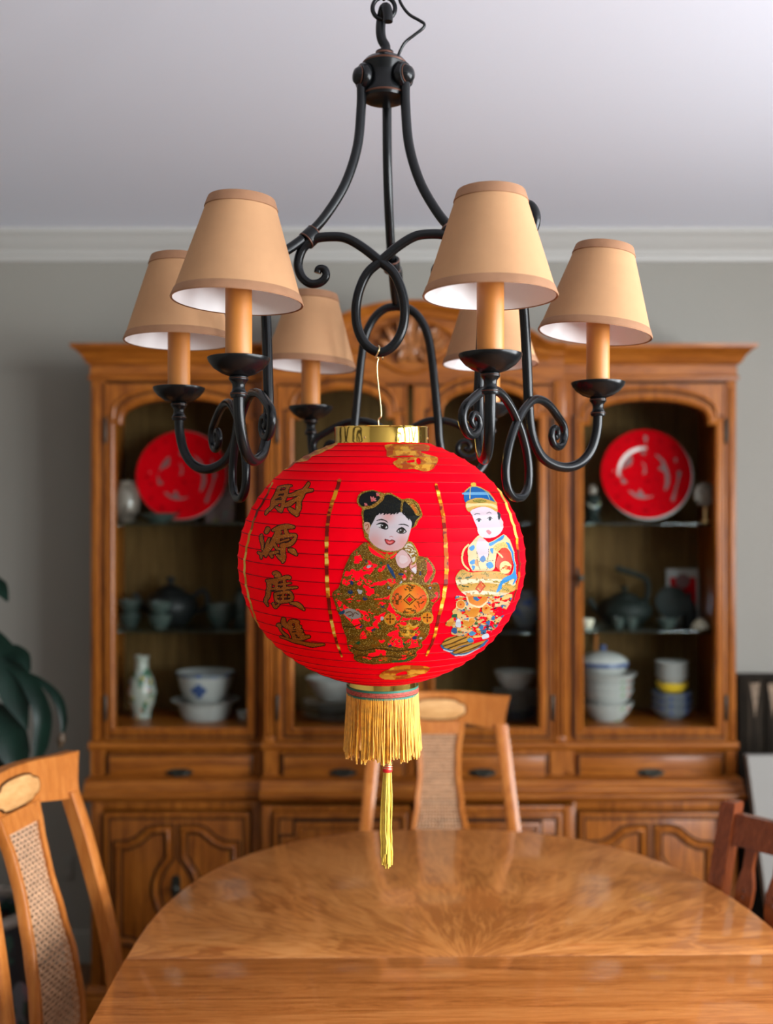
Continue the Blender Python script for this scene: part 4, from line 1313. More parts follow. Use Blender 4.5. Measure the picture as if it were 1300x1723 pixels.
p.put(p.inside([(285, 300), (330, 300), (480, 300), (546, 318), (550, 345), (480, 318), (350, 322), (290, 335)]), (242, 214, 150))
p.glitter(p.inside([(340, 270), (400, 258), (460, 275), (430, 292), (360, 290)]), (130, 120, 40), .2, .2)
p.put(p.line([(322, 152), (314, 200), (316, 256)], 4), (230, 200, 120)); p.put(p.line([(440, 182), (470, 220), (490, 262)], 3), (160, 190, 180)); p.put(p.line([(270, 195), (320, 153), (380, 150), (450, 184), (512, 240), (544, 296)], 5), (214, 180, 100))
p.put(p.ell(345, 132, 24, 15), (244, 196, 70))
for cx_, cy_ in ((394, 446), (490, 435)):
    p.put(p.ell(cx_, cy_, 24, 15, 10), (236, 236, 240)); p.put(p.ell(cx_, cy_, 13, 14), (110, 112, 116)); p.put(p.ell(cx_ + 2, cy_, 6, 7), (40, 40, 44))
    p.put(p.line([(cx_ - 26, cy_ - 2), (cx_, cy_ - 16), (cx_ + 24, cy_ - 2)], [2, 4, 2]), (70, 66, 68))
p.put(p.line([(352, 398), (374, 388), (400, 392)], 3), (90, 84, 84)); p.put(p.line([(462, 386), (482, 376), (500, 384)], 3), (90, 84, 84))
p.put(p.inside([(456, 540), (475, 530), (500, 545), (502, 560), (484, 572), (468, 556)]), (234, 130, 140))
# shoes
for q, st in (([(64, 1545), (80, 1510), (125, 1478), (200, 1462), (280, 1470), (338, 1492), (345, 1520), (310, 1545), (240, 1560), (165, 1590), (90, 1575)], 1490), ([(152, 1610), (190, 1575), (270, 1550), (350, 1530), (450, 1500), (470, 1500), (400, 1560), (290, 1615), (190, 1628)], 1560)):
    sh = p.inside(q)
    p.put(sh, (206, 152, 60))
    p.put(sh & (np.sin((p.U * .35 + p.V * .9) / 5.5) > .55), (96, 64, 20))
    p.put(p.line(q[-4:] + q[:1], 9), (50, 110, 160)); p.put(p.line([(a - 4, b + 8) for a, b in q[-3:]], 5), (214, 224, 230))
p.put(p.inside([(290, 1490), (330, 1480), (345, 1510), (310, 1520)]), (70, 150, 200))
p.put(p.inside([(420, 1460), (470, 1440), (478, 1470), (430, 1490)]), (220, 226, 236))
emit(p, 'printed_boy', M['print'], lan, .0008, 'printed boy in a blue cap holding a gold bowl', .37)
lan.location = lan_pos

# ------------------------------------------------------------------ china cabinet
YH, YC = 3.20, 3.14      # door planes of the upper case: sides, stepped-forward middle
YB, YM = 3.12, 3.06      # fronts of the lower case
YK = 3.53                # back
def hx(px, y=YH): return X(px, y)
def hz(py, y=YH): return Z(py, y)
cab = thing('china_cabinet', 'wide honey brown wooden china cabinet with arched glass doors against the back wall', 'cabinet', (0.08, 3.33, 0))
xL, xR = hx(153), hx(1238)
mL, mR = X(444, YC), X(948, YC)
zTop = hz(612); zDoorT = hz(641); zDoorB = hz(1247); zMid = hz(1254); zSeat = hz(1320)
zInB = hz(1224)
IN0 = .022
# upper case: sides, dividers, floor, top, back
for n, (a, b) in enumerate(((xL, xL + .022), (xR - .022, xR))):
    f = MB(); box(f, a, b, YH + .022, YK, zSeat, zTop, .002); obj('side_panel', f, M['cab'], cab)
for a in (mL, mR):
    f = MB(); box(f, a - .012, a + .012, YH + .03, YK - .012, zSeat, zTop); obj('divider', f, M['cab'], cab)
f = MB(); box(f, xL, xR, YK - .012, YK, zSeat, zTop + .10); obj('back_panel', f, M['cab_in'], cab, label='dull brown back panel seen through the glass')
f = MB(); box(f, xL, xR, YH + .024, YK - .012, zTop - .03, zTop); box(f, mL, mR, YC + .024, YH + .024, zTop - .03, zTop); obj('top_board', f, M['cab_h'], cab)
f = MB(); box(f, xL + .022, xR - .022, YH + .03, YK - .012, zInB - .022, zInB); box(f, mL + .012, mR - .012, YC + .026, YH + .03, zInB - .022, zInB); obj('display_floor', f, M['cab_h'], cab)
# face frame: rails and stiles
f = MB()
def rail(x0, x1, z0, z1, y): box(f, x0, x1, y, y + .024, z0, z1, .0015)
rail(xL, X(176, YH), zSeat, zTop, YH); rail(X(1222, YH), xR, zSeat, zTop, YH)
rail(X(176, YH), mL, zDoorT, zTop, YH); rail(mR, X(1222, YH), zDoorT, zTop, YH)
rail(X(176, YH), mL, zMid - .02, zDoorB - .001, YH); rail(mR, X(1222, YH), zMid - .02, zDoorB - .001, YH)
rail(X(424, YH), mL, zSeat, zDoorT, YH); rail(mR, X(972, YH), zSeat, zDoorT, YH)
zcS = Z(1320, YC)
box(f, mL, X(464, YC), YC, YH + .03, zcS, zTop, .0015); box(f, X(932, YC), mR, YC, YH + .03, zcS, zTop, .0015)
box(f, X(464, YC), X(932, YC), YC, YC + .024, Z(645, YC), zTop, .0015)
box(f, X(464, YC), X(932, YC), YC, YC + .024, Z(1268, YC), Z(1248, YC), .0015)
box(f, X(682, YC), X(698, YC), YC, YC + .024, zcS, Z(1250, YC), .0015)
obj('face_frame', f, M['cab'], cab)
# reeded uprights beside the middle doors and at the ends
for px, y in ((453, YC), (941, YC)):
    for k in (-1, 0, 1):
        f = MB()
        x = X(px, y) + k * .0105
        pr = [(x - .0048, 0), (x - .004, .004), (x - .0015, .0062), (x + .0015, .0062), (x + .004, .004), (x + .0048, 0)]
        z0, z1 = Z(1236, y), Z(708, y)
        f.add([(a, y - h, z0) for a, h in pr] + [(a, y - h, z1) for a, h in pr], [(i, i + 1, 7 + i, 6 + i) for i in range(5)] + [tuple(range(6)), tuple(range(11, 5, -1))])
        obj('reed', f, M['cab'], cab)
    for (q0, q1) in ((640, 705), (1238, 1252)):
        f = MB(); box(f, X(px, y) - .017, X(px, y) + .017, y - .012, y + .002, Z(q1, y), Z(q0, y), .003); obj('corner_block', f, M['cab'], cab)
for px in (163, 1231):
    f = MB(); box(f, X(px, YH) - .009, X(px, YH) + .009, YH - .006, YH + .002, hz(1246), hz(652), .003); obj('corner_strip', f, M['cab'], cab)

def arch(x0, x1, zb, zs, ztp, step=.022, n=18):
    """opening of a glazed door: straight sides, small shoulders, segmental arch"""
    pts = [(x0, zb), (x1, zb), (x1, zs), (x1 - step, zs)]
    c = (x0 + x1) / 2; h = (x1 - x0) / 2 - step
    z0 = zs + .012
    for i in range(n + 1):
        a = PI * i / n
        pts.append((c + h * math.cos(a), z0 + (ztp - z0) * math.sin(a) ** .80))
    pts += [(x0 + step, zs), (x0, zs)]
    return pts

BEAD = [(0, 0), (.001, .006), (.006, .0095), (.011, .0075), (.014, .0035), (.019, .0045), (.023, .0025), (.025, 0)]
def glass_door(px, y, hinge_left, knob):
    """px: outer left/right, opening left/right, spring row, crown row (photograph pixels)"""
    xo0, xo1, xi0, xi1, zs, ztp, zto, zbo = px
    xo0, xo1, xi0, xi1 = (X(v, y) for v in (xo0, xo1, xi0, xi1)); zs, ztp, zto, zbo = (Z(v, y) for v in (zs, ztp, zto, zbo))
    zbi = Z(1223, y)
    op = arch(xi0, xi1, zbi, zs, ztp)
    f = MB()
    plate(f, [(xo0 + .003, zbo + .003), (xo1 - .003, zbo + .003), (xo1 - .003, zto - .002), (xo0 + .003, zto - .002)], [op], y - .008, y + .016)
    d = obj('glazed_door', f, M['cab'], cab, ang=30)
    f = MB(); sweep(f, op[::-1], BEAD, y - .008, closed=True); obj('glazing_bead', f, M['cab'], d)
    f = MB(); sweep(f, op[::-1], [(.0245, .0003), (.0252, .0016), (.0300, .0016), (.0308, .0003)], y - .008, closed=True); obj('glaze_shade_line', f, M['groove'], d, label='dark line of glaze and painted shade beside the glazing bead')  # raised dark strip: antique glaze plus shade painted beside the bead
    f = MB(); sweep(f, [(xo0 + .003, zbo + .003), (xo1 - .003, zbo + .003), (xo1 - .003, zto - .002), (xo0 + .003, zto - .002)], [(-.0002, .0003), (.0004, .0012), (.0036, .0012), (.0042, .0003)], y - .008, closed=True); obj('glaze_shade_line', f, M['groove'], d, label='dark line of glaze and painted shade round the door edge')
    # second moulding that follows only the arch
    big = arch(xi0 - .030, xi1 + .030, zbi - .03, zs + .018, ztp + .036, .026)[2:-1]
    f = MB(); sweep(f, big[::-1], [(-.004, 0), (-.004, .004), (0, .007), (.005, .006), (.008, 0)], y - .008); obj('arch_moulding', f, M['cab'], d)
    f = MB(); sweep(f, [(xo0 + .006, zto - .004), (xo0 + .006, zbo + .006), (xo1 - .006, zbo + .006), (xo1 - .006, zto - .004)], [(-.004, 0), (-.003, .004), (.003, .004), (.004, 0)], y - .008); obj('edge_moulding', f, M['cab'], d)
    f = MB(); plate(f, arch(xi0 - .006, xi1 + .006, zbi - .006, zs - .002, ztp + .006, .02), [], y + .002, y + .005)
    obj('glass_pane', f, M['glass'], d, ang=0)
    xh = xo0 + .004 if hinge_left else xo1 - .004
    for py in (725, 1190):
        f = MB(); tube(f, [(xh, y - .011, Z(py + 22, y)), (xh, y - .011, Z(py + 20, y)), (xh, y - .011, Z(py - 20, y)), (xh, y - .011, Z(py - 22, y))], [.003, .0052, .0052, .003], 10)
        obj('hinge', f, M['metal_dark'], d)
    if knob:
        xk = xo1 - .012 if hinge_left else xo0 + .012
        zk = Z(972, y)
        f = MB(); box(f, xk - .010, xk + .010, y - .013, y - .008, zk - .028, zk + .028, .002)
        pl = obj('lock_plate', f, M['metal_dark'], d)
        f = MB(); disc_dir(f, Vector((xk, y - .012, zk)), Vector((0, -1, 0)), [(.004, 0), (.004, .008), (.009, .012), (.010, .017), (.006, .022), (0, .023)], 16); obj('knob', f, M['metal_dark'], pl)
    return d
zt_c = 645
glass_door((177, 429, 194, 416, 716, 672, 643, 1246), YH, True, False)
glass_door((967, 1221, 980, 1201, 716, 674, 643, 1246), YH, False, True)
glass_door((465, 686, 494, 662, 706, 656, 647, 1247), YC, True, False)
glass_door((694, 931, 731, 905, 706, 656, 647, 1247), YC, False, False)
# glass shelves
for zs in (1.455, 1.129):
    for a, b, yy in ((xL + .024, mL - .013, YH + .035), (mL + .013, mR - .013, YC + .035), (mR + .013, xR - .024, YH + .035)):
        f = MB(); box(f, a, b, yy, YK - .015, zs, zs + .008, .001); obj('glass_shelf', f, M['shelf'], cab)
# cornice over the wings
def cornice(x0, x1, y, name='cornice', ends=(True, True)):
    P = [(y + .004, hz(640)), (y - .006, hz(640)), (y - .008, hz(634)), (y - .002, hz(631)), (y - .002, hz(614)), (y - .010, hz(612)), (y - .016, hz(607)), (y - .022, hz(600)), (y - .036, hz(592)), (y - .048, hz(588)), (y - .050, hz(582)), (y + .004, hz(582))]
    P = [(a, z) for a, z in P]
    f = MB()
    n = len(P)
    # mitred returns at the outer ends: the moulding grows sideways as it grows forwards
    vs = []
    for e, xx, sg in ((0, x0, -1), (1, x1, 1)):
        for a, z in P:
            g = max(0, (y - a)) if ends[e] else 0
            vs.append((xx + sg * g, a, z))
    fs = [(i, (i + 1) % n, n + (i + 1) % n, n + i) for i in range(n)] + [tuple(range(n)), tuple(range(2 * n - 1, n - 1, -1))]
    f.add(vs, fs)
    for e, xx, sg in ((0, x0, -1), (1, x1, 1)):
        if not ends[e]: continue
        vs = []
        for a, z in P:
            g = max(0, (y - a))
            vs.append((xx + sg * g, a if a < y else y, z))
        for a, z in P:
            g = max(0, (y - a))
            vs.append((xx + sg * g, YK, z))
        f.add(vs, [(i, (i + 1) % n, n + (i + 1) % n, n + i) for i in range(n)] + [tuple(range(2 * n - 1, n - 1, -1))])
    return obj(name, f, M['cab_h'], cab, ang=25)
cornice(xL, mL, YH, ends=(True, False)); cornice(mR, xR, YH, ends=(False, True))
f = MB(); box(f, xL - .03, xR + .03, YH, YK, hz(585), hz(581)); obj('cornice_lid', f, M['cab_h'], cab)
# bonnet over the middle
top = [(444, 581), (466, 580), (482, 574), (498, 563), (520, 553), (548, 545), (580, 533), (612, 522), (650, 514), (696, 511), (742, 514), (780, 522), (812, 533), (844, 545), (872, 553), (894, 563), (910, 574), (926, 580), (948, 581)]
top = [(p.x, p.y) for p in catmull([(X(a, YC), Z(b, YC), 0) for a, b in top], 4)]
zb_ = Z(646, YC)
f = MB()
plate(f, [(mL, zb_), (mR, zb_)] + [(a, b) for a, b in reversed(top)], [], YC - .004, YC + .03)
bon = obj('bonnet', f, M['cab_h'], cab, ang=30, label='arched bonnet over the middle doors')
f = MB()
sweep(f, top, [(-.040, 0), (-.038, .006), (-.030, .010), (-.022, .012), (-.016, .020), (-.008, .030), (-.002, .036), (.004, .036), (.006, .030), (.006, -.06), (-.03, -.06)], YC - .004)
obj('bonnet_moulding', f, M['cab_h'], bon)
a2 = [(604, 640), (608, 606), (620, 580), (640, 558), (666, 545), (696, 541), (726, 545), (752, 558), (772, 580), (784, 606), (788, 640)]
inner = [(p.x, p.y) for p in catmull([(X(a, YC), Z(b, YC), 0) for a, b in a2[1:-1]], 4)]
f = MB(); sweep(f, inner, [(-.006, 0), (-.005, .006), (0, .009), (.005, .006), (.006, 0)], YC - .004); obj('arch_bead', f, M['cab_h'], bon)
sw = [(470, 604), (520, 598), (570, 590), (606, 592), (636, 606), (664, 622), (690, 628), (716, 622), (744, 606), (774, 592), (820, 590), (870, 598), (922, 604)]
sw = [(p.x, p.y) for p in catmull([(X(a, YC), Z(b, YC), 0) for a, b in sw], 4)]
f = MB(); sweep(f, sw, [(-.006, 0), (-.005, .006), (0, .009), (.005, .006), (.006, 0)], YC - .004); obj('serpentine_bead', f, M['cab_h'], bon)
# carved leaf spray
cxv = 693
carv = [(0, 0, 0, 56, 15), (-16, 4, -16, 50, 13), (16, 4, 16, 50, 13), (-32, 6, -36, 46, 13), (32, 6, 36, 46, 13), (-44, 20, -62, 38, 11), (44, 20, 62, 38, 11), (-12, -26, -150, 34, 10), (12, -26, 150, 34, 10), (-38, -8, -95, 30, 9), (38, -8, 95, 30, 9)]
for dx, dy, an, ln, wd in carv:
    f = MB()
    s = YC / FP
    an_ = math.radians(an)
    ux, uz = math.sin(an_), math.cos(an_)
    c0 = Vector((X(cxv + dx * .55, YC), YC - .006, Z(588 + dy * .2, YC)))
    n = 12; vs = []; fs = []
    for i in range(n + 1):
        t = i / n
        wv = wd * s * (math.sin(PI * min(1, t * .92 + .06)) ** .8) * (1 - .25 * t)
        yy = -.005 - .016 * math.sin(PI * t * .85) - (.012 * t if abs(an) < 90 else 0)
        q = c0 + Vector((ux * ln * s * t, 0, uz * ln * s * t))
        for k, (e, hh) in enumerate(((-1, 0), (-.55, .006), (0, .001), (.55, .006), (1, 0))):
            vs.append((q.x + e * wv * uz, q.y + yy * (1 if abs(e) < 1 else .3) - hh, q.z - e * wv * ux))
    for i in range(n):
        for k in range(4):
            fs.append((i * 5 + k, i * 5 + k + 1, i * 5 + 6 + k, i * 5 + 5 + k))
    f.add(vs, fs)
    obj('carved_leaf', f, M['cab_dark'], bon, ang=70)
f = MB(); disc_dir(f, Vector((X(cxv, YC), YC - .004, Z(592, YC))), Vector((0, -1, 0)), [(.030, 0), (.030, .008), (.022, .018), (.010, .024), (0, .025)], 20); obj('carved_boss', f, M['cab_dark'], bon)
# mid moulding and drawer band
def strip(x0, x1, y, P, name, mat='cab_h'):
    f = MB(); run_x(f, [(y - h, z) for h, z in P], x0, x1); return obj(name, f, M[mat], cab, ang=25)
def midm(y): return [(-.01, Z(1262, y)), (.004, Z(1262, y)), (.010, Z(1258, y)), (.012, Z(1254, y)), (.008, Z(1250, y)), (.002, Z(1248, y)), (-.01, Z(1248, y))]
strip(xL - .006, mL, YH, midm(YH), 'mid_moulding'); strip(mR, xR + .006, YH, midm(YH), 'mid_moulding'); strip(mL - .008, mR + .008, YC, midm(YC), 'mid_moulding')
for a, b, y in ((177, 430, YH), (469, 686, YC), (697, 925, YC), (965, 1220, YH)):
    z0, z1 = Z(1317, y), Z(1264, y)
    x0, x1 = X(a, y) + .007, X(b, y) - .007
    f = MB(); box(f, x0, x1, y - .012, y + .10, z0 + .008, z1 - .005, .006)
    d = obj('drawer', f, M['cab_h'], cab)
    f = MB(); sweep(f, [(x0 + .006, z0 + .012), (x1 - .006, z0 + .012), (x1 - .006, z1 - .010), (x0 + .006, z1 - .010)], [(-.0024, .0002), (-.002, .0011), (.002, .0011), (.0024, .0002)], y - .012, closed=True); obj('glaze_shade_line', f, M['groove'], d, label='dark line of glaze and painted shade round the drawer front')  # dark strip adds painted gap shade to the glaze
    xm = (x0 + x1) / 2; zm = Z(1298, y)
    f = MB()
    out = []
    for i in range(24):
        t = 2 * PI * i / 24
        out.append((xm + .038 * math.cos(t) * (1 + .08 * math.cos(4 * t)), zm + .013 * math.sin(t) * (1 + .15 * math.cos(2 * t))))
    plate(f, out, [], y - .0165, y - .012)
    tube(f, catmull([(xm - .026, y - .014, zm + .004), (xm - .022, y - .026, zm), (xm, y - .031, zm - .006), (xm + .022, y - .026, zm), (xm + .026, y - .014, zm + .004)], 5), .0045, 8)
    obj('drawer_pull', f, M['metal_dark'], d)
for a_, b_, y_, d_, zz_ in ((xL, X(177, YH), YH, .003, zSeat), (X(1220, YH), xR, YH, .003, zSeat), (X(430, YH), mL, YH, .003, zSeat), (mR, X(965, YH), YH, .003, zSeat),
                            (X(686, YC), X(697, YC), YC, .004, zcS), (X(445, YC), X(469, YC), YC, .006, zcS), (X(925, YC), X(947, YC), YC, .006, zcS)):
    f = MB(); box(f, a_, b_, y_ - d_, y_ + .1, zz_, Z(1262, y_)); obj('drawer_post', f, M['cab'], cab)
# waist moulding (top of the lower case)
bL, bR = X(153, YB), X(1240, YB)
cL, cR = X(441, YM), X(966, YM)
def waist(y): return [(-.12, Z(1349, y)), (.002, Z(1349, y)), (.006, Z(1346, y)), (.016, Z(1343, y)), (.020, Z(1339, y)), (.019, Z(1335, y)), (.012, Z(1332, y)), (.004, Z(1330, y)), (.002, Z(1327, y)), (-.004, Z(1324, y)), (-.010, Z(1320, y)), (-.014, Z(1316, y)), (-.024, Z(1314, y)), (-.12, Z(1314, y))]
strip(bL - .022, cL, YB, waist(YB), 'waist_moulding'); strip(cR, bR + .022, YB, waist(YB), 'waist_moulding'); strip(cL - .006, cR + .006, YM, waist(YM), 'waist_moulding')
zW = Z(1347, YB)
f = MB(); box(f, bL, bR, YB + .025, YK, .10, zW); box(f, cL, cR, YM + .025, YB + .03, .10, zW)
obj('lower_case', f, M['cab'], cab)
f = MB()
for a, b, y in ((bL, X(172, YB), YB), (X(424, YB), cL, YB), (cR, X(968, YB), YB), (X(1216, YB), bR, YB)):
    box(f, a, b, y, y + .026, .09, zW, .0015)
for a, b, y in ((cL, X(456, YM), YM), (X(688, YM), X(702, YM), YM), (X(948, YM), cR, YM)):
    box(f, a, b, y, y + .09, .09, zW, .0015)
box(f, X(172, YB), X(424, YB), YB, YB + .026, Z(1362, YB), zW, .0015); box(f, X(968, YB), X(1216, YB), YB, YB + .026, Z(1362, YB), zW, .0015)
box(f, X(456, YM), X(948, YM), YM, YM + .026, Z(1366, YM), zW, .0015)
obj('lower_face_frame', f, M['cab'], cab)
# plinth with moulded edge
for a, b, y in ((bL - .012, cL, YB), (cL - .012, cR + .012, YM), (cR, bR + .012, YB)):
    f = MB(); run_x(f, [(y + .12, 0), (y - .022, 0), (y - .022, .075), (y - .016, .088), (y - .020, .096), (y - .014, .104), (y - .002, .112), (y + .12, .112)], a, b); obj('plinth', f, M['cab_h'], cab, ang=25)
# lower doors
GR = [(-.0075, .0005), (-.0055, .008), (0, .0105), (.004, .008), (.0055, .0035), (.010, .005), (.0125, .0005)]
def low_door(x0p, x1p, y, wing, mirror=1):
    x0, x1 = X(x0p, y), X(x1p, y)
    z1 = Z(1364, y); z0 = .118
    f = MB(); box(f, x0 + .004, x1 - .004, y - .014, y + .02, z0, z1 - .003, .005)
    d = obj('lower_door', f, M['cab'], cab)
    f = MB(); sweep(f, [(x0 + .014, z0 + .014), (x1 - .014, z0 + .014), (x1 - .014, z1 - .012), (x0 + .014, z1 - .012)][::-1], [(-.004, .0), (-.003, .004), (.003, .004), (.004, 0)], y - .014, closed=True); obj('edge_moulding', f, M['cab'], d)
    f = MB(); sweep(f, [(x0 + .022, z0 + .022), (x1 - .022, z0 + .022), (x1 - .022, z1 - .020), (x0 + .022, z1 - .020)], [(-.0028, .0002), (-.0022, .0011), (.0022, .0011), (.0028, .0002)], y - .014, closed=True); obj('glaze_shade_line', f, M['groove'], d, label='dark line of glaze and painted shade inside the door edge')
    cx = (x0 + x1) / 2
    if wing:
        k = y / FP
        for sg in (-1, 1):
            # outline in photograph rows: shoulders rise towards the middle, inner side waves round the pull
            side = [(97, 1422), (80, 1421), (64, 1414), (52, 1404), (44, 1397), (32, 1394), (13, 1394), (13, 1440), (20, 1450), (29, 1464), (36, 1485), (36, 1503), (29, 1524), (20, 1542), (13, 1552), (13, 1600), (32, 1602), (46, 1598), (60, 1588), (76, 1580), (97, 1578)]
            pts = [(cx + sg * a * k, Z(b, y)) for a, b in side]
            if sg > 0: pts = pts[::-1]
            f = MB(); sweep(f, pts, GR, y - .014, closed=True); pm = obj('panel_moulding', f, M['cab'], d, ang=50)
            f = MB(); sweep(f, pts, [(-.0135, .0002), (-.0128, .0014), (-.0076, .0014), (-.0070, .0002)], y - .014, closed=True); obj('glaze_shade_line', f, M['groove'], pm, label='dark line of glaze and painted shade beside the panel moulding')
            f = MB(); sweep(f, pts, [(.0126, .0002), (.0132, .0014), (.0182, .0014), (.0188, .0002)], y - .014, closed=True); obj('glaze_shade_line', f, M['groove'], pm, label='dark line of glaze and painted shade beside the panel moulding')
        xm, zm = cx + X(650, y), Z(1490, y)
        xm = cx
        f = MB()
        out = [(xm + .016 * math.cos(2 * PI * i / 24) * (1 - .2 * math.cos(4 * PI * i / 24)), zm + .036 * math.sin(2 * PI * i / 24)) for i in range(24)]
        plate(f, out, [], y - .019, y - .014)
        disc_dir(f, Vector((xm, y - .018, zm)), Vector((0, -1, 0)), [(.005, 0), (.005, .010), (.011, .014), (.012, .019), (.007, .024), (0, .025)], 16)
        obj('door_pull', f, M['metal_dark'], d)
    else:
        k = y / FP
        w2 = (x1 - x0) / 2 - 20 * k
        zt_, zb2 = Z(1385, y), .17
        s_ = 24 * k
        pts = [(cx - w2, zb2 + s_), (cx - w2 + s_, zb2 + s_), (cx - w2 + s_, zb2), (cx + w2 - s_, zb2), (cx + w2 - s_, zb2 + s_), (cx + w2, zb2 + s_), (cx + w2, zt_ - s_), (cx + w2 - s_, zt_ - s_), (cx + w2 - s_, zt_), (cx - w2 + s_, zt_), (cx - w2 + s_, zt_ - s_), (cx - w2, zt_ - s_)]
        f = MB(); sweep(f, pts, GR, y - .014, closed=True); pm = obj('panel_moulding', f, M['cab'], d, ang=50)
        f = MB(); sweep(f, pts, [(-.0135, .0002), (-.0128, .0014), (-.0076, .0014), (-.0070, .0002)], y - .014, closed=True); obj('glaze_shade_line', f, M['groove'], pm, label='dark line of glaze and painted shade beside the panel moulding')
        f = MB(); disc_dir(f, Vector((x1 - .03 if mirror > 0 else x0 + .03, y - .014, .45)), Vector((0, -1, 0)), [(.005, 0), (.005, .010), (.011, .014), (.012, .019), (.007, .024), (0, .025)], 16)
        obj('door_knob', f, M['metal_dark'], d)
low_door(173, 423, YB, True); low_door(969, 1215, YB, True)
low_door(457, 687, YM, False, 1); low_door(703, 947, YM, False, -1)

# ------------------------------------------------------------------ dining table
TX, TY, TH = 0.128, 1.745, math.radians(1.1)
TZ = 0.75
tb = thing('dining_table', 'oval polished honey wood dining table with a fan veneer and one leaf under the lantern', 'table', (TX, TY, 0), TH)
TA, TB = 0.552, 0.738
def end_pts(n=44):
    out = []
    for i in range(n + 1):
        a = PI * i / n
        c, s = math.cos(a), math.sin(a)
        out.append((TA * (abs(c) ** (2 / 2.4)) * (1 if c >= 0 else -1), TB * (abs(s) ** (2 / 2.4))))
    return out
def slab(pts, z0, z1, bev=.006):
    """horizontal board with rounded edge; pts ccw"""
    f = MB(); n = len(pts)
    def ins(d):
        out = []
        for i in range(n):
            a = Vector(pts[i]) - Vector(pts[i - 1]); b = Vector(pts[(i + 1) % n]) - Vector(pts[i])
            if a.length < 1e-9: a = b
            if b.length < 1e-9: b = a
            na = Vector((-a.y, a.x)).normalized(); nb = Vector((-b.y, b.x)).normalized()
            m_ = (na + nb).normalized(); k = 1 / max(.5, m_.dot(na))
            out.append((pts[i][0] + m_.x * d * k, pts[i][1] + m_.y * d * k))
        return out
    lv = [(bev, z0), (0, z0 + bev), (0, z1 - bev), (bev * .3, z1 - bev * .3), (bev, z1)]
    vs = []
    for d, z in lv:
        for a, b in ins(d): vs.append((a, b, z))
    fs = []
    for k in range(len(lv) - 1):
        for i in range(n):
            j = (i + 1) % n
            fs.append((k * n + i, k * n + j, (k + 1) * n + j, (k + 1) * n + i))
    fs.append(tuple(range(n - 1, -1, -1))); fs.append(tuple((len(lv) - 1) * n + i for i in range(n)))
    f.add(vs, fs)
    return f
ep = end_pts()
f = slab([(a, b + .0008) for a, b in ep], TZ - .028, TZ, .004)
obj('tabletop_end', f, M['table_end'], tb, local=True, label='far rounded end of the tabletop with veneer fanning from the seam')
LEAF = .50
f = slab([(-TA, -LEAF), (TA, -LEAF), (TA, -.0008), (-TA, -.0008)], TZ - .028, TZ, .0012)
obj('table_leaf', f, M['table_leaf'], tb, local=True, label='straight-grained reddish leaf in front of the seam')
f = slab([(-a, -LEAF - .0016 - b) for a, b in ep], TZ - .028, TZ, .004)
obj('tabletop_end', f, M['table_end'], tb, local=True)
f = MB()
for s in (1, -1):
    pts = [(a * .86, (b * .86 + .0) if s > 0 else (-LEAF - b * .86)) for a, b in ep]
    m_ = MB()
    vs = []; n = len(pts)
    for a, b in pts: vs.append((a, b, TZ - .10))
    for a, b in pts: vs.append((a, b, TZ - .029))
    q = Vector((0, -LEAF / 2))
    for a, b in pts: vs.append((a * .955, (b * .955 if s > 0 else -LEAF + (b + LEAF) * .955), TZ - .10))
    for a, b in pts: vs.append((a * .955, (b * .955 if s > 0 else -LEAF + (b + LEAF) * .955), TZ - .029))
    fs = []
    for i in range(n - 1):
        fs += [(i, i + 1, n + i + 1, n + i), (2 * n + i, 2 * n + i + 1, 3 * n + i + 1, 3 * n + i), (i, i + 1, 2 * n + i + 1, 2 * n + i)]
    f.add(vs, fs)
for sx in (-1, 1):
    x = sx * TA * .86
    box(f, min(x, x * .955), max(x, x * .955), -LEAF - .001, .001, TZ - .10, TZ - .029)
obj('apron', f, M['table_edge'], tb, local=True)
for sy in (.12, -LEAF - .12):
    f = MB()
    lathe(f, [(0, .10), (.075, .10), (.085, .14), (.06, .20), (.045, .30), (.065, .42), (.075, .50), (.055, .58), (.06, .66), (.10, .70), (.10, TZ - .03), (0, TZ - .03)], (0, sy, 0), 32)
    pd = obj('pedestal', f, M['table_edge'], tb, local=True)
    for k in range(3 if False else 4):
        a = PI / 4 + k * PI / 2
        f = MB(); tube(f, catmull([(.05 * math.cos(a), sy + .05 * math.sin(a), .20), (.16 * math.cos(a), sy + .16 * math.sin(a), .17), (.26 * math.cos(a), sy + .26 * math.sin(a), .07), (.34 * math.cos(a), sy + .34 * math.sin(a), .022)], 6), [.035] * 12 + [.028] * 6 + [.022], 10)
        obj('foot', f, M['table_edge'], pd, local=True)

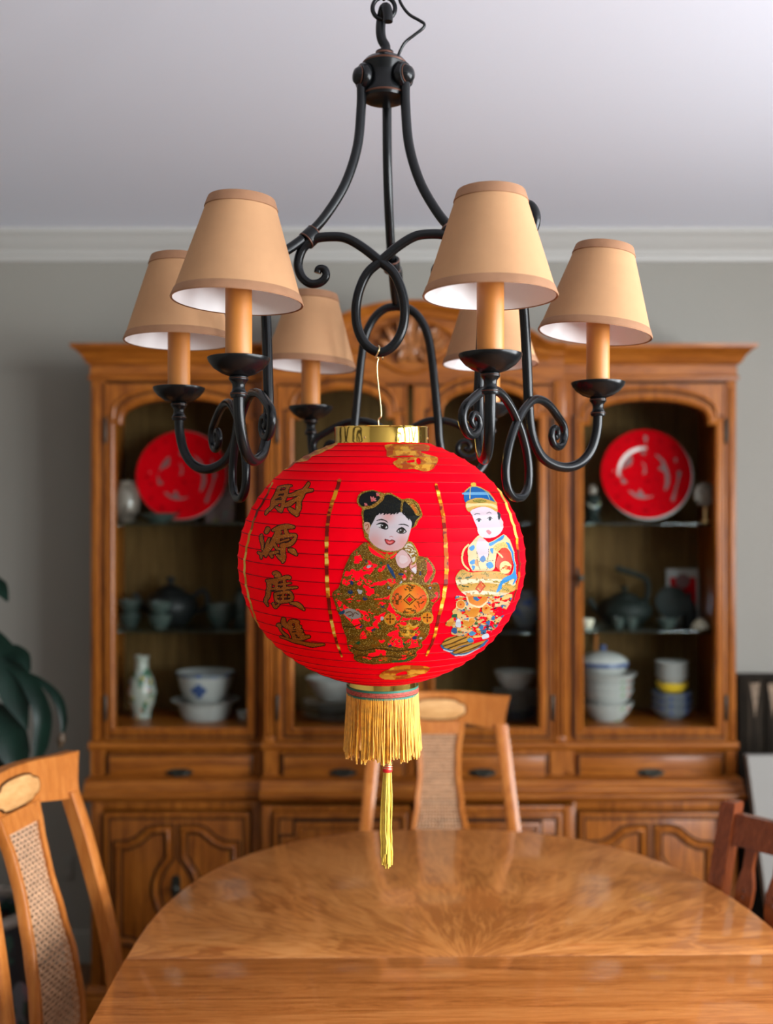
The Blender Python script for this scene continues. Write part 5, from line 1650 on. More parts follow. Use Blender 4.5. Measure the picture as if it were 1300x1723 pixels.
# ------------------------------------------------------------------ cane-back chairs
def cane_chair(loc, rz, label):
    """sitter looks along local -y"""
    t = thing('cane_back_chair', label, 'chair', loc, rz, 'cane-back dining chairs')
    def post(s):
        # (z, x, y)
        return [(0, .205, .27), (.25, .207, .225), (.45, .207, .195), (.55, .203, .197), (.647, .195, .210), (.75, .184, .232), (.85, .174, .256), (.925, .166, .278)]
    for s in (-1, 1):
        f = MB()
        P = post(s)
        c = catmull([(s * x, y, z) for z, x, y in P], 5)
        vs = []
        for i, p in enumerate(c):
            hw, hd = .0165, .0130
            vs += [(p.x - hw, p.y - hd, p.z), (p.x - hw * .55, p.y - hd - .004, p.z), (p.x + hw * .55, p.y - hd - .004, p.z), (p.x + hw, p.y - hd, p.z), (p.x + hw, p.y + hd, p.z), (p.x - hw, p.y + hd, p.z)]
        n = 6; fs = []
        for i in range(len(c) - 1):
            for k in range(n):
                fs.append((i * n + k, i * n + (k + 1) % n, (i + 1) * n + (k + 1) % n, (i + 1) * n + k))
        fs += [tuple(range(n - 1, -1, -1)), tuple((len(c) - 1) * n + k for k in range(n))]
        f.add(vs, fs)
        obj('back_post', f, M['chair'], t, local=True)
    # crest rail, curved in plan, ears flared at the top
    f = MB()
    n = 28
    vs = []; fs = []
    def plan(u): return .274 + .034 * (1 - u * u)      # y of the rail, deeper in the middle
    for i in range(n + 1):
        u = -1 + 2 * i / n
        ear = max(0, (abs(u) - .80) / .20)
        top = 1.006 - .010 * u * u + .003 * ear
        bot = .922 + .000 + .010 * math.cos(u * PI) * (1 if abs(u) < 1 else 1)
        x = u * .176
        ring_ = []
        for (q, z) in ((0, bot), (.35, bot + (top - bot) * .35), (.75, bot + (top - bot) * .78), (1, top)):
            xx = x * (1 + (.085 * max(0, q - .45) / .55 + .0) * ear)
            ring_.append((xx, q, z))
        lean = lambda z: (z - .92) * .10
        for xx, q, z in ring_: vs.append((xx, plan(u) - .013 + lean(z), z))
        for xx, q, z in reversed(ring_): vs.append((xx, plan(u) + .013 + lean(z), z))
    m_ = 8
    for i in range(n):
        for k in range(m_):
            fs.append((i * m_ + k, i * m_ + (k + 1) % m_, (i + 1) * m_ + (k + 1) % m_, (i + 1) * m_ + k))
    fs += [tuple(range(m_ - 1, -1, -1)), tuple(n * m_ + k for k in range(m_))]
    f.add(vs, fs)
    cr = obj('crest_rail', f, M['chair'], t, local=True, ang=50)
    # cartouche
    f = MB()
    def cart(sx, sy):
        out = []
        for i in range(40):
            a = 2 * PI * i / 40
            c, s = math.cos(a), math.sin(a)
            k = 1 - .10 * math.exp(-((abs(abs(c) - .78)) / .10) ** 2)
            out.append((sx * (abs(c) ** .75) * (1 if c > 0 else -1) * k, sy * (abs(s) ** .75) * (1 if s > 0 else -1) * k))
        return out
    o_ = cart(.072, .026); i_ = cart(.066, .0215)
    zc_ = .960
    yf = lambda x, z: plan(x / .176) - .0135 + (z - .92) * .10
    N_ = len(o_); vs = []
    for (lst, h) in ((o_, 0), (o_, .0035), (i_, .0055)):
        for a, b in lst: vs.append((a, yf(a, zc_ + b) - h, zc_ + b))
    fs = []
    for k in range(2):
        for i in range(N_):
            j = (i + 1) % N_
            fs.append((k * N_ + i, k * N_ + j, (k + 1) * N_ + j, (k + 1) * N_ + i))
    # front face as strips between mirrored points so that it follows the curve
    for i in range(10):
        a, b = 2 * N_ + i, 2 * N_ + i + 1
        c, d = 2 * N_ + (20 - i - 1), 2 * N_ + (20 - i)
        fs.append((a, b, c, d) if b != c else (a, b, d))
        a2_, b2_ = 2 * N_ + (20 + i), 2 * N_ + (20 + i + 1) % N_
        c2_, d2_ = 2 * N_ + (40 - i - 1), 2 * N_ + (40 - i) % N_
        fs.append((a2_, b2_, c2_, d2_) if b2_ != c2_ else (a2_, b2_, d2_))
    ctr = len(vs)
    fs2 = [q for q in fs if len(set(q)) >= 3]
    fs2 += [(2 * N_ + 0, 2 * N_ + 20, 2 * N_ + 19, 2 * N_ + 1)] if False else []
    f.add(vs, [tuple(dict.fromkeys(q)) for q in fs2])
    obj('medallion', f, M['medal'], cr, local=True, ang=30, label='pale burl cartouche on the crest rail')
    f = MB()
    rim = [(a, yf(a, zc_ + b) - .0008, zc_ + b) for a, b in cart(.0745, .0285)]
    tube(f, rim, .0016, 6, closed=True); obj('medallion_groove', f, M['groove'], cr, local=True, label='dark line round the cartouche')
    # splat
    def hw(z):
        pts = [(.47, .083), (.56, .084), (.647, .077), (.72, .066), (.80, .058), (.86, .060), (.905, .068), (.93, .072)]
        for (a, b), (c, d) in zip(pts, pts[1:]):
            if z <= c: 
                q = (z - a) / (c - a); q = q * q * (3 - 2 * q)
                return b + (d - b) * q
        return pts[-1][1]
    def sy(z):   # plane of the splat
        pts = [(.45, .205), (.55, .210), (.647, .223), (.75, .248), (.85, .275), (.935, .300)]
        return float(np.interp(z, [p_[0] for p_ in pts], [p_[1] for p_ in pts]))
    zs_ = [.47 + (.93 - .47) * i / 30 for i in range(31)]
    f = MB()
    zc0, zc1 = .515, .897
    bw = .0145
    # two side rails
    for s in (-1, 1):
        vs = []; fs = []
        for z in zs_:
            h = hw(z); y = sy(z)
            vs += [(s * h, y - .008, z), (s * (h - .003), y - .011, z), (s * (h - bw), y - .009, z), (s * (h - bw), y + .009, z), (s * h, y + .009, z)]
        for i in range(len(zs_) - 1):
            for k in range(5):
                fs.append((i * 5 + k, i * 5 + (k + 1) % 5, (i + 1) * 5 + (k + 1) % 5, (i + 1) * 5 + k))
        fs += [(4, 3, 2, 1, 0), tuple(len(vs) - 5 + k for k in range(5))]
        f.add(vs, fs)
    for z0, z1 in ((.47, zc0), (zc1, .93)):
        hh = min(hw(z0), hw(z1)) - bw + .003
        hexa(f, [(-hh, sy(z0) - .009, z0), (hh, sy(z0) - .009, z0), (hh, sy(z0) + .009, z0), (-hh, sy(z0) + .009, z0), (-hh, sy(z1) - .009, z1), (hh, sy(z1) - .009, z1), (hh, sy(z1) + .009, z1), (-hh, sy(z1) + .009, z1)])
    sp = obj('splat', f, M['chair'], t, local=True, ang=50)
    # woven cane: real strands
    f = MB()
    nzr = 46; nxr = 14
    def weave(z, x, sgn, amp=.0019): return sy(z) - .003 + sgn * amp
    vs = []; fs = []
    for r in range(nzr):
        z = zc0 + (zc1 - zc0) * (r + .5) / nzr
        h = hw(z) - bw + .001
        b0 = len(vs)
        K = 2 * nxr
        for i in range(K + 1):
            x = -h + 2 * h * i / K
            yy = weave(z, x, math.cos(PI * (i + r)))
            vs += [(x, yy, z - .0024), (x, yy, z + .0024)]
        for i in range(K): fs.append((b0 + 2 * i, b0 + 2 * i + 2, b0 + 2 * i + 3, b0 + 2 * i + 1))
    for c in range(nxr):
        u = -1 + 2 * (c + .5) / nxr
        b0 = len(vs)
        K = nzr * 1
        for i in range(K + 1):
            z = zc0 + (zc1 - zc0) * i / K
            h = hw(z) - bw + .001
            yy = weave(z, u * h, -math.cos(PI * (i + c)), .0016)
            vs += [(u * h - .0017, yy, z), (u * h + .0017, yy, z)]
        for i in range(K): fs.append((b0 + 2 * i, b0 + 2 * i + 2, b0 + 2 * i + 3, b0 + 2 * i + 1))
    f.add(vs, fs)
    cn = obj('cane_panel', f, M['cane'], sp, local=True, ang=0, label='woven cane panel')
    cn['kind'] = 'stuff'
    # seat, aprons, front legs
    f = slab([(-.20, -.235), (.20, -.235), (.235, -.21), (.235, -.10), (.205, .19), (-.205, .19), (-.235, -.10), (-.235, -.21)], .415, .445, .006); obj('seat_frame', f, M['chair'], t, local=True)
    f = slab([(-.19, -.22), (.19, -.22), (.22, -.20), (.22, -.10), (.19, .175), (-.19, .175), (-.22, -.10), (-.22, -.20)], .446, .478, .014); obj('seat_cushion', f, M['cushion'], t, local=True)
    for s in (-1, 1):
        f = MB(); pts = catmull([(s * .205, -.195, .416), (s * .215, -.205, .33), (s * .205, -.195, .15), (s * .215, -.21, .0)], 6)
        tube(f, pts, [.030 - .016 * i / (len(pts) - 1) for i in range(len(pts))], 10); obj('front_leg', f, M['chair'], t, local=True)
    f = MB()
    box(f, -.185, .185, -.215, -.195, .36, .415, .003)
    obj('apron', f, M['chair'], t, local=True)
    return t
M['cushion'] = plain('beige_seat_fabric', (0.42, 0.33, 0.22), 0.9, bump=.2, bscale=600)
# rear chair at the far end of the table, left chair at the long side
cane_chair((X(747, 2.58), 2.58, 0), 0.0, 'cane-back wooden chair standing at the far end of the table, behind the tassel')
cane_chair((-.392, 1.918, 0), math.radians(79), 'cane-back wooden chair at the left side of the table, beside the plant')

# ------------------------------------------------------------------ red-brown chair on the right
def spindle_chair(loc, rz, label):
    t = thing('slat_back_chair', label, 'chair', loc, rz)
    def by(z): return .17 + max(0, z - .45) * .30
    W = .185
    for s in (-1, 1):
        f = MB(); vs = []
        for z in (0, .2, .45, .6, .75, .895, .90):
            y = by(z) if z >= .45 else .17 + (.45 - z) * .10
            hw_, hd = (.016, .017) if z < .9 else (.0135, .0145)
            vs += [(s * W - hw_, y - hd, z), (s * W + hw_, y - hd, z), (s * W + hw_, y + hd, z), (s * W - hw_, y + hd, z)]
        fs = []
        for i in range(6):
            for k in range(4): fs.append((i * 4 + k, i * 4 + (k + 1) % 4, (i + 1) * 4 + (k + 1) % 4, (i + 1) * 4 + k))
        fs += [(3, 2, 1, 0), (24, 25, 26, 27)]
        f.add(vs, fs); obj('back_post', f, M['chair_red'], t, local=True, ang=30)
    # crest with a raised middle
    f = MB()
    prof = [(-W + .012, .822), (W - .012, .822), (W - .012, .880), (.085, .880), (.078, .892), (.060, .895), (.045, .905), (0, .912), (-.045, .905), (-.060, .895), (-.078, .892), (-.085, .880), (-W + .012, .880)]
    plate(f, prof, [], -.010, .010)
    f.v = [(x, y + by(z), z) for x, y, z in f.v]
    obj('crest_rail', f, M['chair_red'], t, local=True, ang=30)
    f = MB(); plate(f, [(-W + .012, .50), (W - .012, .50), (W - .012, .54), (-W + .012, .54)], [], -.009, .009); f.v = [(x, y + by(z), z) for x, y, z in f.v]; obj('lower_rail', f, M['chair_red'], t, local=True)
    for i in range(5):
        c = -.128 + .064 * i
        hw_ = [(.545, .010), (.575, .011), (.60, .017), (.625, .012), (.650, .009), (.672, .0085), (.695, .014), (.722, .0215), (.750, .0225), (.768, .018), (.785, .0125), (.805, .013), (.822, .013)]
        hw_ = [(z, max(.0075, w_ * .80)) for z, w_ in hw_]
        rt_ = [(c + w_, z) for z, w_ in hw_]; lf = [(c - w_, z) for z, w_ in reversed(hw_)]
        holes = []
        for hz_ in (.7325, .7465):
            holes.append([(c + 0.0048 * math.cos(2 * PI * k / 10), hz_ + 0.0048 * math.sin(2 * PI * k / 10)) for k in range(10)])
        f = MB(); plate(f, rt_ + lf, holes, -.006, .006)
        f.v = [(x, y + by(z), z) for x, y, z in f.v]
        obj('pierced_slat', f, M['chair_red'], t, local=True, ang=30)
    f = slab([(-.20, -.23), (.20, -.23), (.21, -.18), (.195, .19), (-.195, .19), (-.21, -.18)], .425, .455, .010); obj('seat', f, M['chair_red'], t, local=True)
    for s in (-1, 1):
        f = MB(); lathe(f, [(0, 0), (.012, 0), (.016, .05), (.022, .16), (.014, .19), (.023, .24), (.018, .36), (.022, .425), (0, .425)], (s * .175, -.19, 0), 16); obj('front_leg', f, M['chair_red'], t, local=True)
        f = MB(); tube(f, [(s * .177, -.19, .16), (s * .182, .19, .16)], .009, 8); obj('stretcher', f, M['chair_red'], t, local=True)
    return t
ph = math.radians(-50)
# far post lies at local (+W): world = loc + R(ph) * (W, .305)
px_, py_ = .695, 2.15
lx, ly = .185, .305
cl_, sl_ = math.cos(ph), math.sin(ph)
# the post seen is the one at local x = -W (further away)
lx = -.185
spindle_chair((px_ - (lx * cl_ - ly * sl_), py_ - (lx * sl_ + ly * cl_), 0), ph, 'dark red-brown chair with pierced wavy slats at the right side of the table')

# ------------------------------------------------------------------ things in the cabinet
S1, S2, S3 = 1.4631, 1.1371, zInB + .0002
def ceramic(name, base, spots=(), rough=.25, scale=18.0, thr=.60, coat=.3):
    """glazed ware; spots: (colour, seed, threshold) painted sprigs"""
    m, nt, b = new_mat(name)
    N = nt.nodes.new; L = nt.links.new
    tc = N('ShaderNodeTexCoord')
    cur = None
    prev = N('ShaderNodeRGB'); prev.outputs[0].default_value = (*base, 1); prev = prev.outputs[0]
    for col, seed, th_ in spots:
        mp = N('ShaderNodeMapping'); mp.inputs['Location'].default_value = (seed * 3.1, seed * 1.7, seed * .9)
        L(tc.outputs['Object'], mp.inputs['Vector'])
        n = N('ShaderNodeTexNoise'); n.inputs['Scale'].default_value = scale; n.inputs['Detail'].default_value = 2
        L(mp.outputs['Vector'], n.inputs['Vector'])
        g = N('ShaderNodeMath'); g.operation = 'GREATER_THAN'; g.inputs[1].default_value = th_
        L(n.outputs['Fac'], g.inputs[0])
        mx = N('ShaderNodeMix'); mx.data_type = 'RGBA'
        L(g.outputs[0], mx.inputs['Factor']); L(prev, mx.inputs['A']); mx.inputs['B'].default_value = (*col, 1)
        prev = mx.outputs['Result']
    L(prev, b.inputs['Base Color'])
    b.inputs['Roughness'].default_value = rough; b.inputs['Coat Weight'].default_value = coat * .5; b.inputs['Specular IOR Level'].default_value = .3
    return m
M['white'] = ceramic('white_porcelain', (.36, .36, .34))
M['whitefl'] = ceramic('white_porcelain_red_flowers', (.36, .36, .34), [((.5, .08, .06), 1, .68), ((.12, .25, .08), 2, .71)], scale=26)
M['bluewhite'] = ceramic('blue_white_porcelain', (.16, .18, .20), [((.05, .09, .25), 3, .57)], scale=34)
M['blue'] = plain('cobalt_glaze', (.03, .06, .16), .3)
M['celadon'] = ceramic('pale_green_glaze', (.036, .048, .042), [((.02, .034, .03), 4, .58)], scale=40)
M['green_iron'] = plain('dark_green_iron', (.006, .010, .008), .6, .0, spec=.2)
M['black'] = plain('black_glaze', (.006, .007, .007), .5, spec=.25)
M['yellow'] = plain('yellow_glaze', (.75, .50, .03), .3)
M['cream'] = plain('cream_glaze', (.55, .50, .38), .4)
M['famille'] = ceramic('flowered_vase_glaze', (.26, .27, .23), [((.04, .10, .06), 5, .56), ((.24, .05, .035), 6, .66), ((.30, .22, .04), 7, .66), ((.10, .16, .25), 8, .68)], scale=36)
M['jar'] = ceramic('beige_grey_glaze', (.17, .14, .115), [((.10, .08, .065), 9, .55)], scale=22)
M['pinkbox'] = ceramic('pink_flowered_card', (.15, .09, .085), [((.15, .12, .05), 10, .62), ((.10, .16, .12), 11, .64)], .6, 30)
M['plate_red'] = plain('red_papercut', (.40, .0008, .004), .6, spec=.0, vary=.06, vscale=40)
M['plate_dark'] = plain('dark_red_papercut', (.22, .001, .003), .6, spec=.0)
M['gap'] = plain('grey_white_plate_glaze', (.13, .045, .045), .5)

def vessel(name, label, cat, px, base, y, prof, mat, group=None, wall=.004, n=36, foot=True):
    """prof: (radius px, height px) of the outside from the foot up, in photograph pixels at depth y"""
    k = y / FP
    P = [(r * k, z * k) for r, z in prof]
    full = [(0, 0.0)] + P + [(max(.0004, r - wall), z) for r, z in reversed(P) if z > .004] + [(0, max(.003, .004))]
    f = MB(); lathe(f, full, (0, 0, 0), n)
    o = obj(name, f, mat, None, local=True, ang=45)
    o.location = (X(px, y), y, base)
    return tag(o, label, cat, group)
def addlathe(parent, name, prof, mat, y, z=0.0, n=32, label=None):
    k = y / FP
    f = MB(); lathe(f, [(r * k, zz * k + z) for r, zz in prof], (0, 0, 0), n)
    o = obj(name, f, mat, parent, local=True, ang=45)
    if label: o['label'] = label
    return o
def add_tube(parent, name, pts, r, mat, y, seg=8):
    k = y / FP
    f = MB(); tube(f, catmull([(a * k, c * k, b * k) for a, b, c in pts], 6), r * k, seg); return obj(name, f, mat, parent, local=True)

def charger(px, py, y, label, shift):
    t = thing('red_plate', label, 'plate', (X(px, y), y, S1), 0, 'red papercut plates')
    r = 77.0 * y / FP
    d = Vector((0, -math.cos(math.radians(9)), math.sin(math.radians(9))))
    c = Vector((0, 0, Z(py, y) - S1))
    f = MB(); disc_dir(f, c, d, [(0, -.010), (r * .55, -.010), (r * .62, -.004), (r * .97, .004), (r, .006), (r * .99, .009), (r * .64, .001), (r * .56, -.005), (0, -.005)], 64)
    obj('plate', f, M['white'], t, local=True, label='white plate under the red paper')
    u = Vector((0, 0, 1)); v = d.cross(u).normalized(); u = v.cross(d)
    c2 = c + v * shift[0] + u * shift[1]
    f = MB(); disc_dir(f, c2, d, [(r * .985, .0075), (r * .985, .0105), (r * .64, .0030), (r * .56, -.0030), (0, -.0030)], 72)
    obj('red_paper', f, M['plate_red'], t, local=True)
    def ht(rad):
        return np.interp(rad / r, [0, .56, .64, .985], [-.0030, -.0030, .0030, .0105]) + .0006
    def poly(pts, nm, mat):
        f = MB()
        P = [(p.x, p.y) for p in catmull([((a - 638) / 385 * r, -(b - 503) / 385 * r, 0) for a, b in pts], 4, True)]
        import mathutils.geometry as mg
        tri = mg.tessellate_polygon([[Vector((a, b, 0)) for a, b in P]])
        # finer cells follow the dish of the plate
        vs = [c2 - v * a + u * b + d * float(ht(math.hypot(a, b))) for a, b in P]
        f.add(vs, [tuple(q) for q in tri]); obj(nm, f, mat, t, local=True, ang=0)
    for q in ([(445, 465), (465, 400), (525, 335), (528, 410), (480, 440)], [(725, 330), (765, 350), (805, 395), (832, 470), (842, 540), (825, 610), (790, 642), (804, 560), (798, 490), (745, 455), (778, 425), (768, 385)],
              [(490, 645), (525, 650), (560, 675), (588, 628), (630, 688), (700, 685), (660, 705), (600, 712), (540, 695)], [(430, 480), (445, 530), (482, 570), (450, 586), (432, 560)],
              [(608, 395), (638, 425), (642, 490), (615, 495), (630, 450)], [(605, 302), (645, 306), (640, 335), (615, 330)], [(630, 180), (660, 185), (645, 240)], [(878, 370), (905, 375), (890, 412)],
              [(900, 480), (935, 490), (915, 560), (885, 660), (862, 740), (838, 728), (862, 660), (895, 560)], [(500, 205), (510, 215), (498, 228)], [(360, 470), (380, 475), (372, 490)]):
        poly(q, 'paper_gap', M['gap'])
    for a, b, q in ((350, 520, 22), (385, 580, 20), (405, 285, 16), (492, 215, 18), (580, 210, 14), (770, 218, 18), (880, 280, 16), (480, 780, 24), (622, 815, 28), (765, 790, 18), (388, 700, 22), (655, 560, 22), (735, 548, 14), (915, 510, 24), (690, 770, 12)):
        poly([(a - q, b), (a, b - q * .8), (a + q, b), (a, b + q * .8)], 'paper_cut_motif', M['plate_dark'])
    # stand
    f = MB()
    for s in (-1, 1):
        tube(f, [(s * .05, -.035, .003), (s * .05, -.030, .012), (s * .035, .02, .09), (0, .03, .16)], .0022, 6)
        tube(f, [(s * .035, .02, .09), (s * .04, .075, .003)], .0022, 6)
    obj('plate_stand', f, M['metal_dark'], t, local=True)
    return t
charger(306, 800, 3.36, 'red papercut plate upright on the top shelf of the left cabinet door', (0, 0))
charger(1088, 800, 3.36, 'red papercut plate upright on the top shelf of the right cabinet door', (.004, .004))

# --- left door
vessel('round_jar', 'round beige grey jar left of the red plate behind the left door', 'jar', 212, S1, 3.33, [(12, 0), (16, 3), (21, 18), (23, 34), (21, 50), (16, 62), (12, 66), (14, 70)], M['jar'])
vessel('shallow_dish', 'pale blue grey dish at the foot of the left red plate', 'dish', 266, S1, 3.28, [(14, 0), (16, 2), (34, 14), (36, 16)], M['celadon'])
t = thing('flowered_box', 'small pink flowered box right of the left red plate', 'box', (X(372, 3.41), 3.41, S1))
f = MB(); box(f, -.046, .046, -.03, .03, 0, .088, .003); obj('box_body', f, M['pinkbox'], t, local=True)
f = MB(); box(f, -.048, .048, -.032, .032, .0882, .108, .004); obj('lid', f, M['pinkbox'], t, local=True)
CUP = [(10, 0), (11, 2), (16, 8), (20, 18), (21, 24)]
k = 3.34 / FP
for j, (px, lab) in enumerate((('a', 'dark green teacup at the far left of the middle shelf, bottom of its stack'), ('b', 'dark green teacup at the far left of the middle shelf, top of its stack'))):
    o = vessel('teacup', lab, 'cup', 219, S2 + j * 22 * k, 3.34, CUP, M['celadon'], 'green teacups of the left door', .003)
for j, lab in enumerate(('green teacup in front of the black teapot, bottom of its stack', 'green teacup in front of the black teapot, top of its stack')):
    vessel('teacup', lab, 'cup', 268, S2 + j * 22 * k, 3.29, CUP, M['celadon'], 'green teacups of the left door', .003)
y = 3.42
t = thing('teapot', 'black round teapot with lid knob on the middle shelf of the left door', 'teapot', (X(287, y), y, S2))
addlathe(t, 'body', [(0, 0), (26, 0), (30, 3), (42, 22), (44, 36), (36, 50), (22, 56), (0, 57)], M['black'], y)
l = addlathe(t, 'lid', [(22, 55.5), (23, 58), (14, 65), (5, 68), (4, 71), (8, 75), (7, 80), (0, 82)], M['black'], y)
add_tube(t, 'handle', [(38, 48, 0), (54, 58, 0), (62, 46, 0), (58, 28, 0), (42, 22, 0)], 4.0, M['black'], y)
add_tube(t, 'spout', [(-40, 24, 0), (-50, 32, 0), (-56, 46, 0), (-62, 52, 0)], 5.0, M['black'], y)
vessel('tea_bowl', 'pale green ribbed tea bowl on the middle shelf of the left door', 'bowl', 371, S2, 3.37, [(13, 0), (14, 3), (22, 14), (25, 28), (26, 39)], M['celadon'])
vessel('slim_vase', 'slim pale green vase right of the tea bowl, half behind the lantern', 'vase', 408, S2, 3.39, [(14, 0), (15, 2), (16, 30), (14, 52), (8, 58), (10, 64)], M['celadon'])
vessel('flowered_vase', 'tall flowered vase in the lower left of the left door', 'vase', 238, S3, 3.36, [(15, 0), (16, 4), (15, 10), (22, 28), (25, 42), (20, 66), (12, 82), (11, 96), (13, 105)], M['famille'])
WB = [(38, 0), (40, 3), (45, 18), (48, 26), (57, 30), (58, 32)]
o = vessel('soup_plate', 'wide grey-white soup plate under the blue-flowered bowl', 'plate', 346, S3, 3.36, WB, M['white'], None, .005)
k = 3.36 / FP
t = thing('flower_bowl', 'grey-white deep bowl with a blue flower, standing in the soup plate', 'bowl', (X(346, 3.36), 3.36, S3 + 26 * k))
f = MB(); lathe(f, [(0, 0), (.030 * 1.8, 0), (.060, .006), (.078, .045), (.088, .085), (.0935, .098), (.0905, .098), (.084, .083), (.074, .045), (.055, .012), (0, .010)], (0, 0, 0), 44); obj('bowl_body', f, M['white'], t, local=True)
f = MB(); lathe(f, [(.0886, .086), (.0938, .0982), (.0902, .0986)], (0, 0, 0), 44); obj('rim', f, M['bluewhite'], t, local=True, label='blue-grey rim of the bowl')
f = MB()
for dx_, dz_ in ((0, 0), (-.013, .003), (.013, .003), (0, .014), (0, -.011)):
    a0_ = math.asin(min(.99, (-.008 + dx_) / .078))
    zq = .045 + dz_
    rr_ = np.interp(zq, [.006, .045, .085], [.060, .078, .088]) + .0006
    disc_dir(f, Vector((rr_ * math.sin(a0_), -rr_ * math.cos(a0_), zq)), Vector((math.sin(a0_), -math.cos(a0_), -.2)), [(.0105, -.001), (.0105, .0006), (0, .0008)], 12)
obj('painted_flower', f, M['blue'], t, local=True, label='dark blue painted flower on the bowl')
vessel('small_cup', 'tiny white cup at the lower right corner behind the left door', 'cup', 410, S3, 3.33, [(7, 0), (8, 2), (11, 9), (12, 15)], M['white'], None, .003)

# --- middle doors
k = 3.34 / FP
PL = [(26, 0), (28, 2), (44, 7), (50, 9)]
for j in range(4):
    vessel('dinner_plate', ['cream plate at the bottom of the stack behind the middle left door', 'cream plate second from the bottom of the stack behind the middle left door', 'cream plate third from the bottom of the stack behind the middle left door', 'cream plate topmost of the stack behind the middle left door'][j], 'plate', 560, S3 + (1 + j * 7.5) * k, 3.34, PL, M['jar'] if j in (1,) else M['white'], 'plates behind the middle left door', .003)
vessel('salad_bowl', 'white bowl with dark rim on the plate stack behind the middle left door', 'bowl', 562, S3 + 33 * k, 3.34, [(22, 0), (24, 3), (38, 16), (46, 32), (48, 37)], M['white'])
for j in range(6):
    vessel('dinner_plate', 'grey plate, %s of the stack behind the middle right door' % ('bottom one', 'second from bottom', 'third from bottom', 'fourth from bottom', 'fifth from bottom', 'topmost')[j], 'plate', 866, S3 + (1 + j * 8) * k, 3.33, [(20, 0), (22, 2), (33, 7), (38, 9)], M['bluewhite'] if j < 2 else M['white'], 'plates behind the middle right door', .003)
vessel('grey_bowl', 'grey bowl standing on the plate stack behind the middle right door', 'bowl', 866, S3 + 50 * k, 3.33, [(16, 0), (18, 2), (28, 14), (34, 28), (35, 32)], M['white'])
vessel('platter', 'bluish shallow platter beside the plate stack behind the chair back', 'platter', 775, S3, 3.36, [(30, 0), (32, 3), (52, 14), (54, 16)], M['bluewhite'])
vessel('blue_jar', 'blue and white jar on the middle shelf behind the lantern right edge', 'jar', 884, S2, 3.37, [(14, 0), (16, 3), (26, 20), (28, 34), (20, 48), (13, 54), (14, 60)], M['bluewhite'])
vessel('dark_jar', 'dark jar on the top shelf behind the chandelier right of the lantern', 'jar', 800, S1, 3.40, [(16, 0), (18, 3), (30, 24), (32, 44), (22, 62), (12, 70), (14, 76)], M['black'])
vessel('white_vase', 'pale vase on the top shelf behind the chandelier arms left of the lantern', 'vase', 540, S1, 3.42, [(14, 0), (16, 3), (24, 22), (24, 44), (14, 62), (10, 70), (13, 76)], M['jar'])

# --- right door
t = thing('dark_figurine', 'dark mottled figurine left of the red plate behind the right door', 'figurine', (X(996, 3.36), 3.36, S1))
k = 3.36 / FP
f = MB(); lathe(f, [(r * k, z * k) for r, z in [(0, 0), (14, 0), (15, 4), (12, 9), (10, 12), (14, 24), (15, 34), (12, 44), (7, 48), (0, 49)]], (0, 0, 0), 20); obj('robe', f, M['green_iron'], t, local=True)
f = MB(); lathe(f, [(r * k, z * k) for r, z in [(0, 46), (6, 47), (9, 53), (8, 60), (4, 64), (0, 65)]], (0, 0, 0), 16); obj('head', f, M['jar'], t, local=True)
f = MB(); tube(f, catmull([(-.018, -.016, .062), (-.008, -.030, .050), (.008, -.030, .050), (.018, -.016, .062)], 4), .005, 8); obj('sleeves', f, M['famille'], t, local=True)
t = thing('round_fan', 'small round ornament on a gold stand at the far right of the top shelf', 'ornament', (X(1186, 3.27), 3.27, S1))
k = 3.27 / FP
f = MB(); disc_dir(f, Vector((0, 0, 48 * k)), Vector((0, -1, 0)), [(0, -.004), (18 * k, -.004), (20 * k, 0), (18 * k, .004), (0, .005)], 28); obj('disc', f, M['jar'], t, local=True)
f = MB(); lathe(f, [(0, 0), (9 * k, 0), (9 * k, 3 * k), (3 * k, 6 * k), (3 * k, 26 * k), (0, 26 * k)], (0, 0, 0), 14); obj('stand', f, M['brass'], t, local=True)
y = 3.40
t = thing('iron_teapot', 'dark green teapot with high overhead handle on the middle shelf of the right door', 'teapot', (X(1050, y), y, S2))
addlathe(t, 'body', [(0, 0), (28, 0), (32, 3), (44, 18), (46, 30), (38, 42), (22, 47), (0, 48)], M['green_iron'], y)
addlathe(t, 'lid', [(22, 46.5), (22, 49), (12, 54), (4, 56), (3, 59), (6, 62), (4, 66), (0, 67)], M['green_iron'], y)
add_tube(t, 'spout', [(-40, 22, 0), (-50, 30, 0), (-56, 40, 0), (-60, 43, 0)], 5.0, M['green_iron'], y)
add_tube(t, 'overhead_handle', [(36, 40, 0), (40, 62, 0), (36, 78, 0), (20, 86, 0), (-2, 93, 0), (-14, 98, 0)], 4.6, M['green_iron'], y)
y = 3.37
t = thing('upright_dish', 'dark round dish upright on a small stand right of the overhead-handle teapot', 'dish', (X(1130, y), y, S2))
k = y / FP
f = MB(); disc_dir(f, Vector((0, 0, 40 * k)), Vector((0, -.98, .2)).normalized(), [(0, -.004), (16 * k, -.004), (28 * k, .004), (28 * k, .007), (16 * k, 0), (0, -.001)], 32); obj('dish', f, M['green_iron'], t, local=True)
f = MB(); lathe(f, [(0, 0), (16 * k, 0), (16 * k, 3 * k), (6 * k, 7 * k), (5 * k, 13 * k), (0, 13 * k)], (0, 0, 0), 18); obj('stand', f, M['black'], t, local=True)
vessel('teacup', 'pale green teacup in front of the dark upright dish', 'cup', 1121, S2, 3.29, [(8, 0), (9, 2), (15, 9), (18, 17)], M['celadon'], None, .003)
for px, lab in ((1040, 'left one of two small grey cups in front of the overhead-handle teapot'), (1062, 'right one of two small grey cups in front of the overhead-handle teapot')):
    vessel('sake_cup', lab, 'cup', px, S2, 3.29, [(6, 0), (7, 2), (10, 10), (11, 19)], M['celadon'], 'small grey cups', .003)
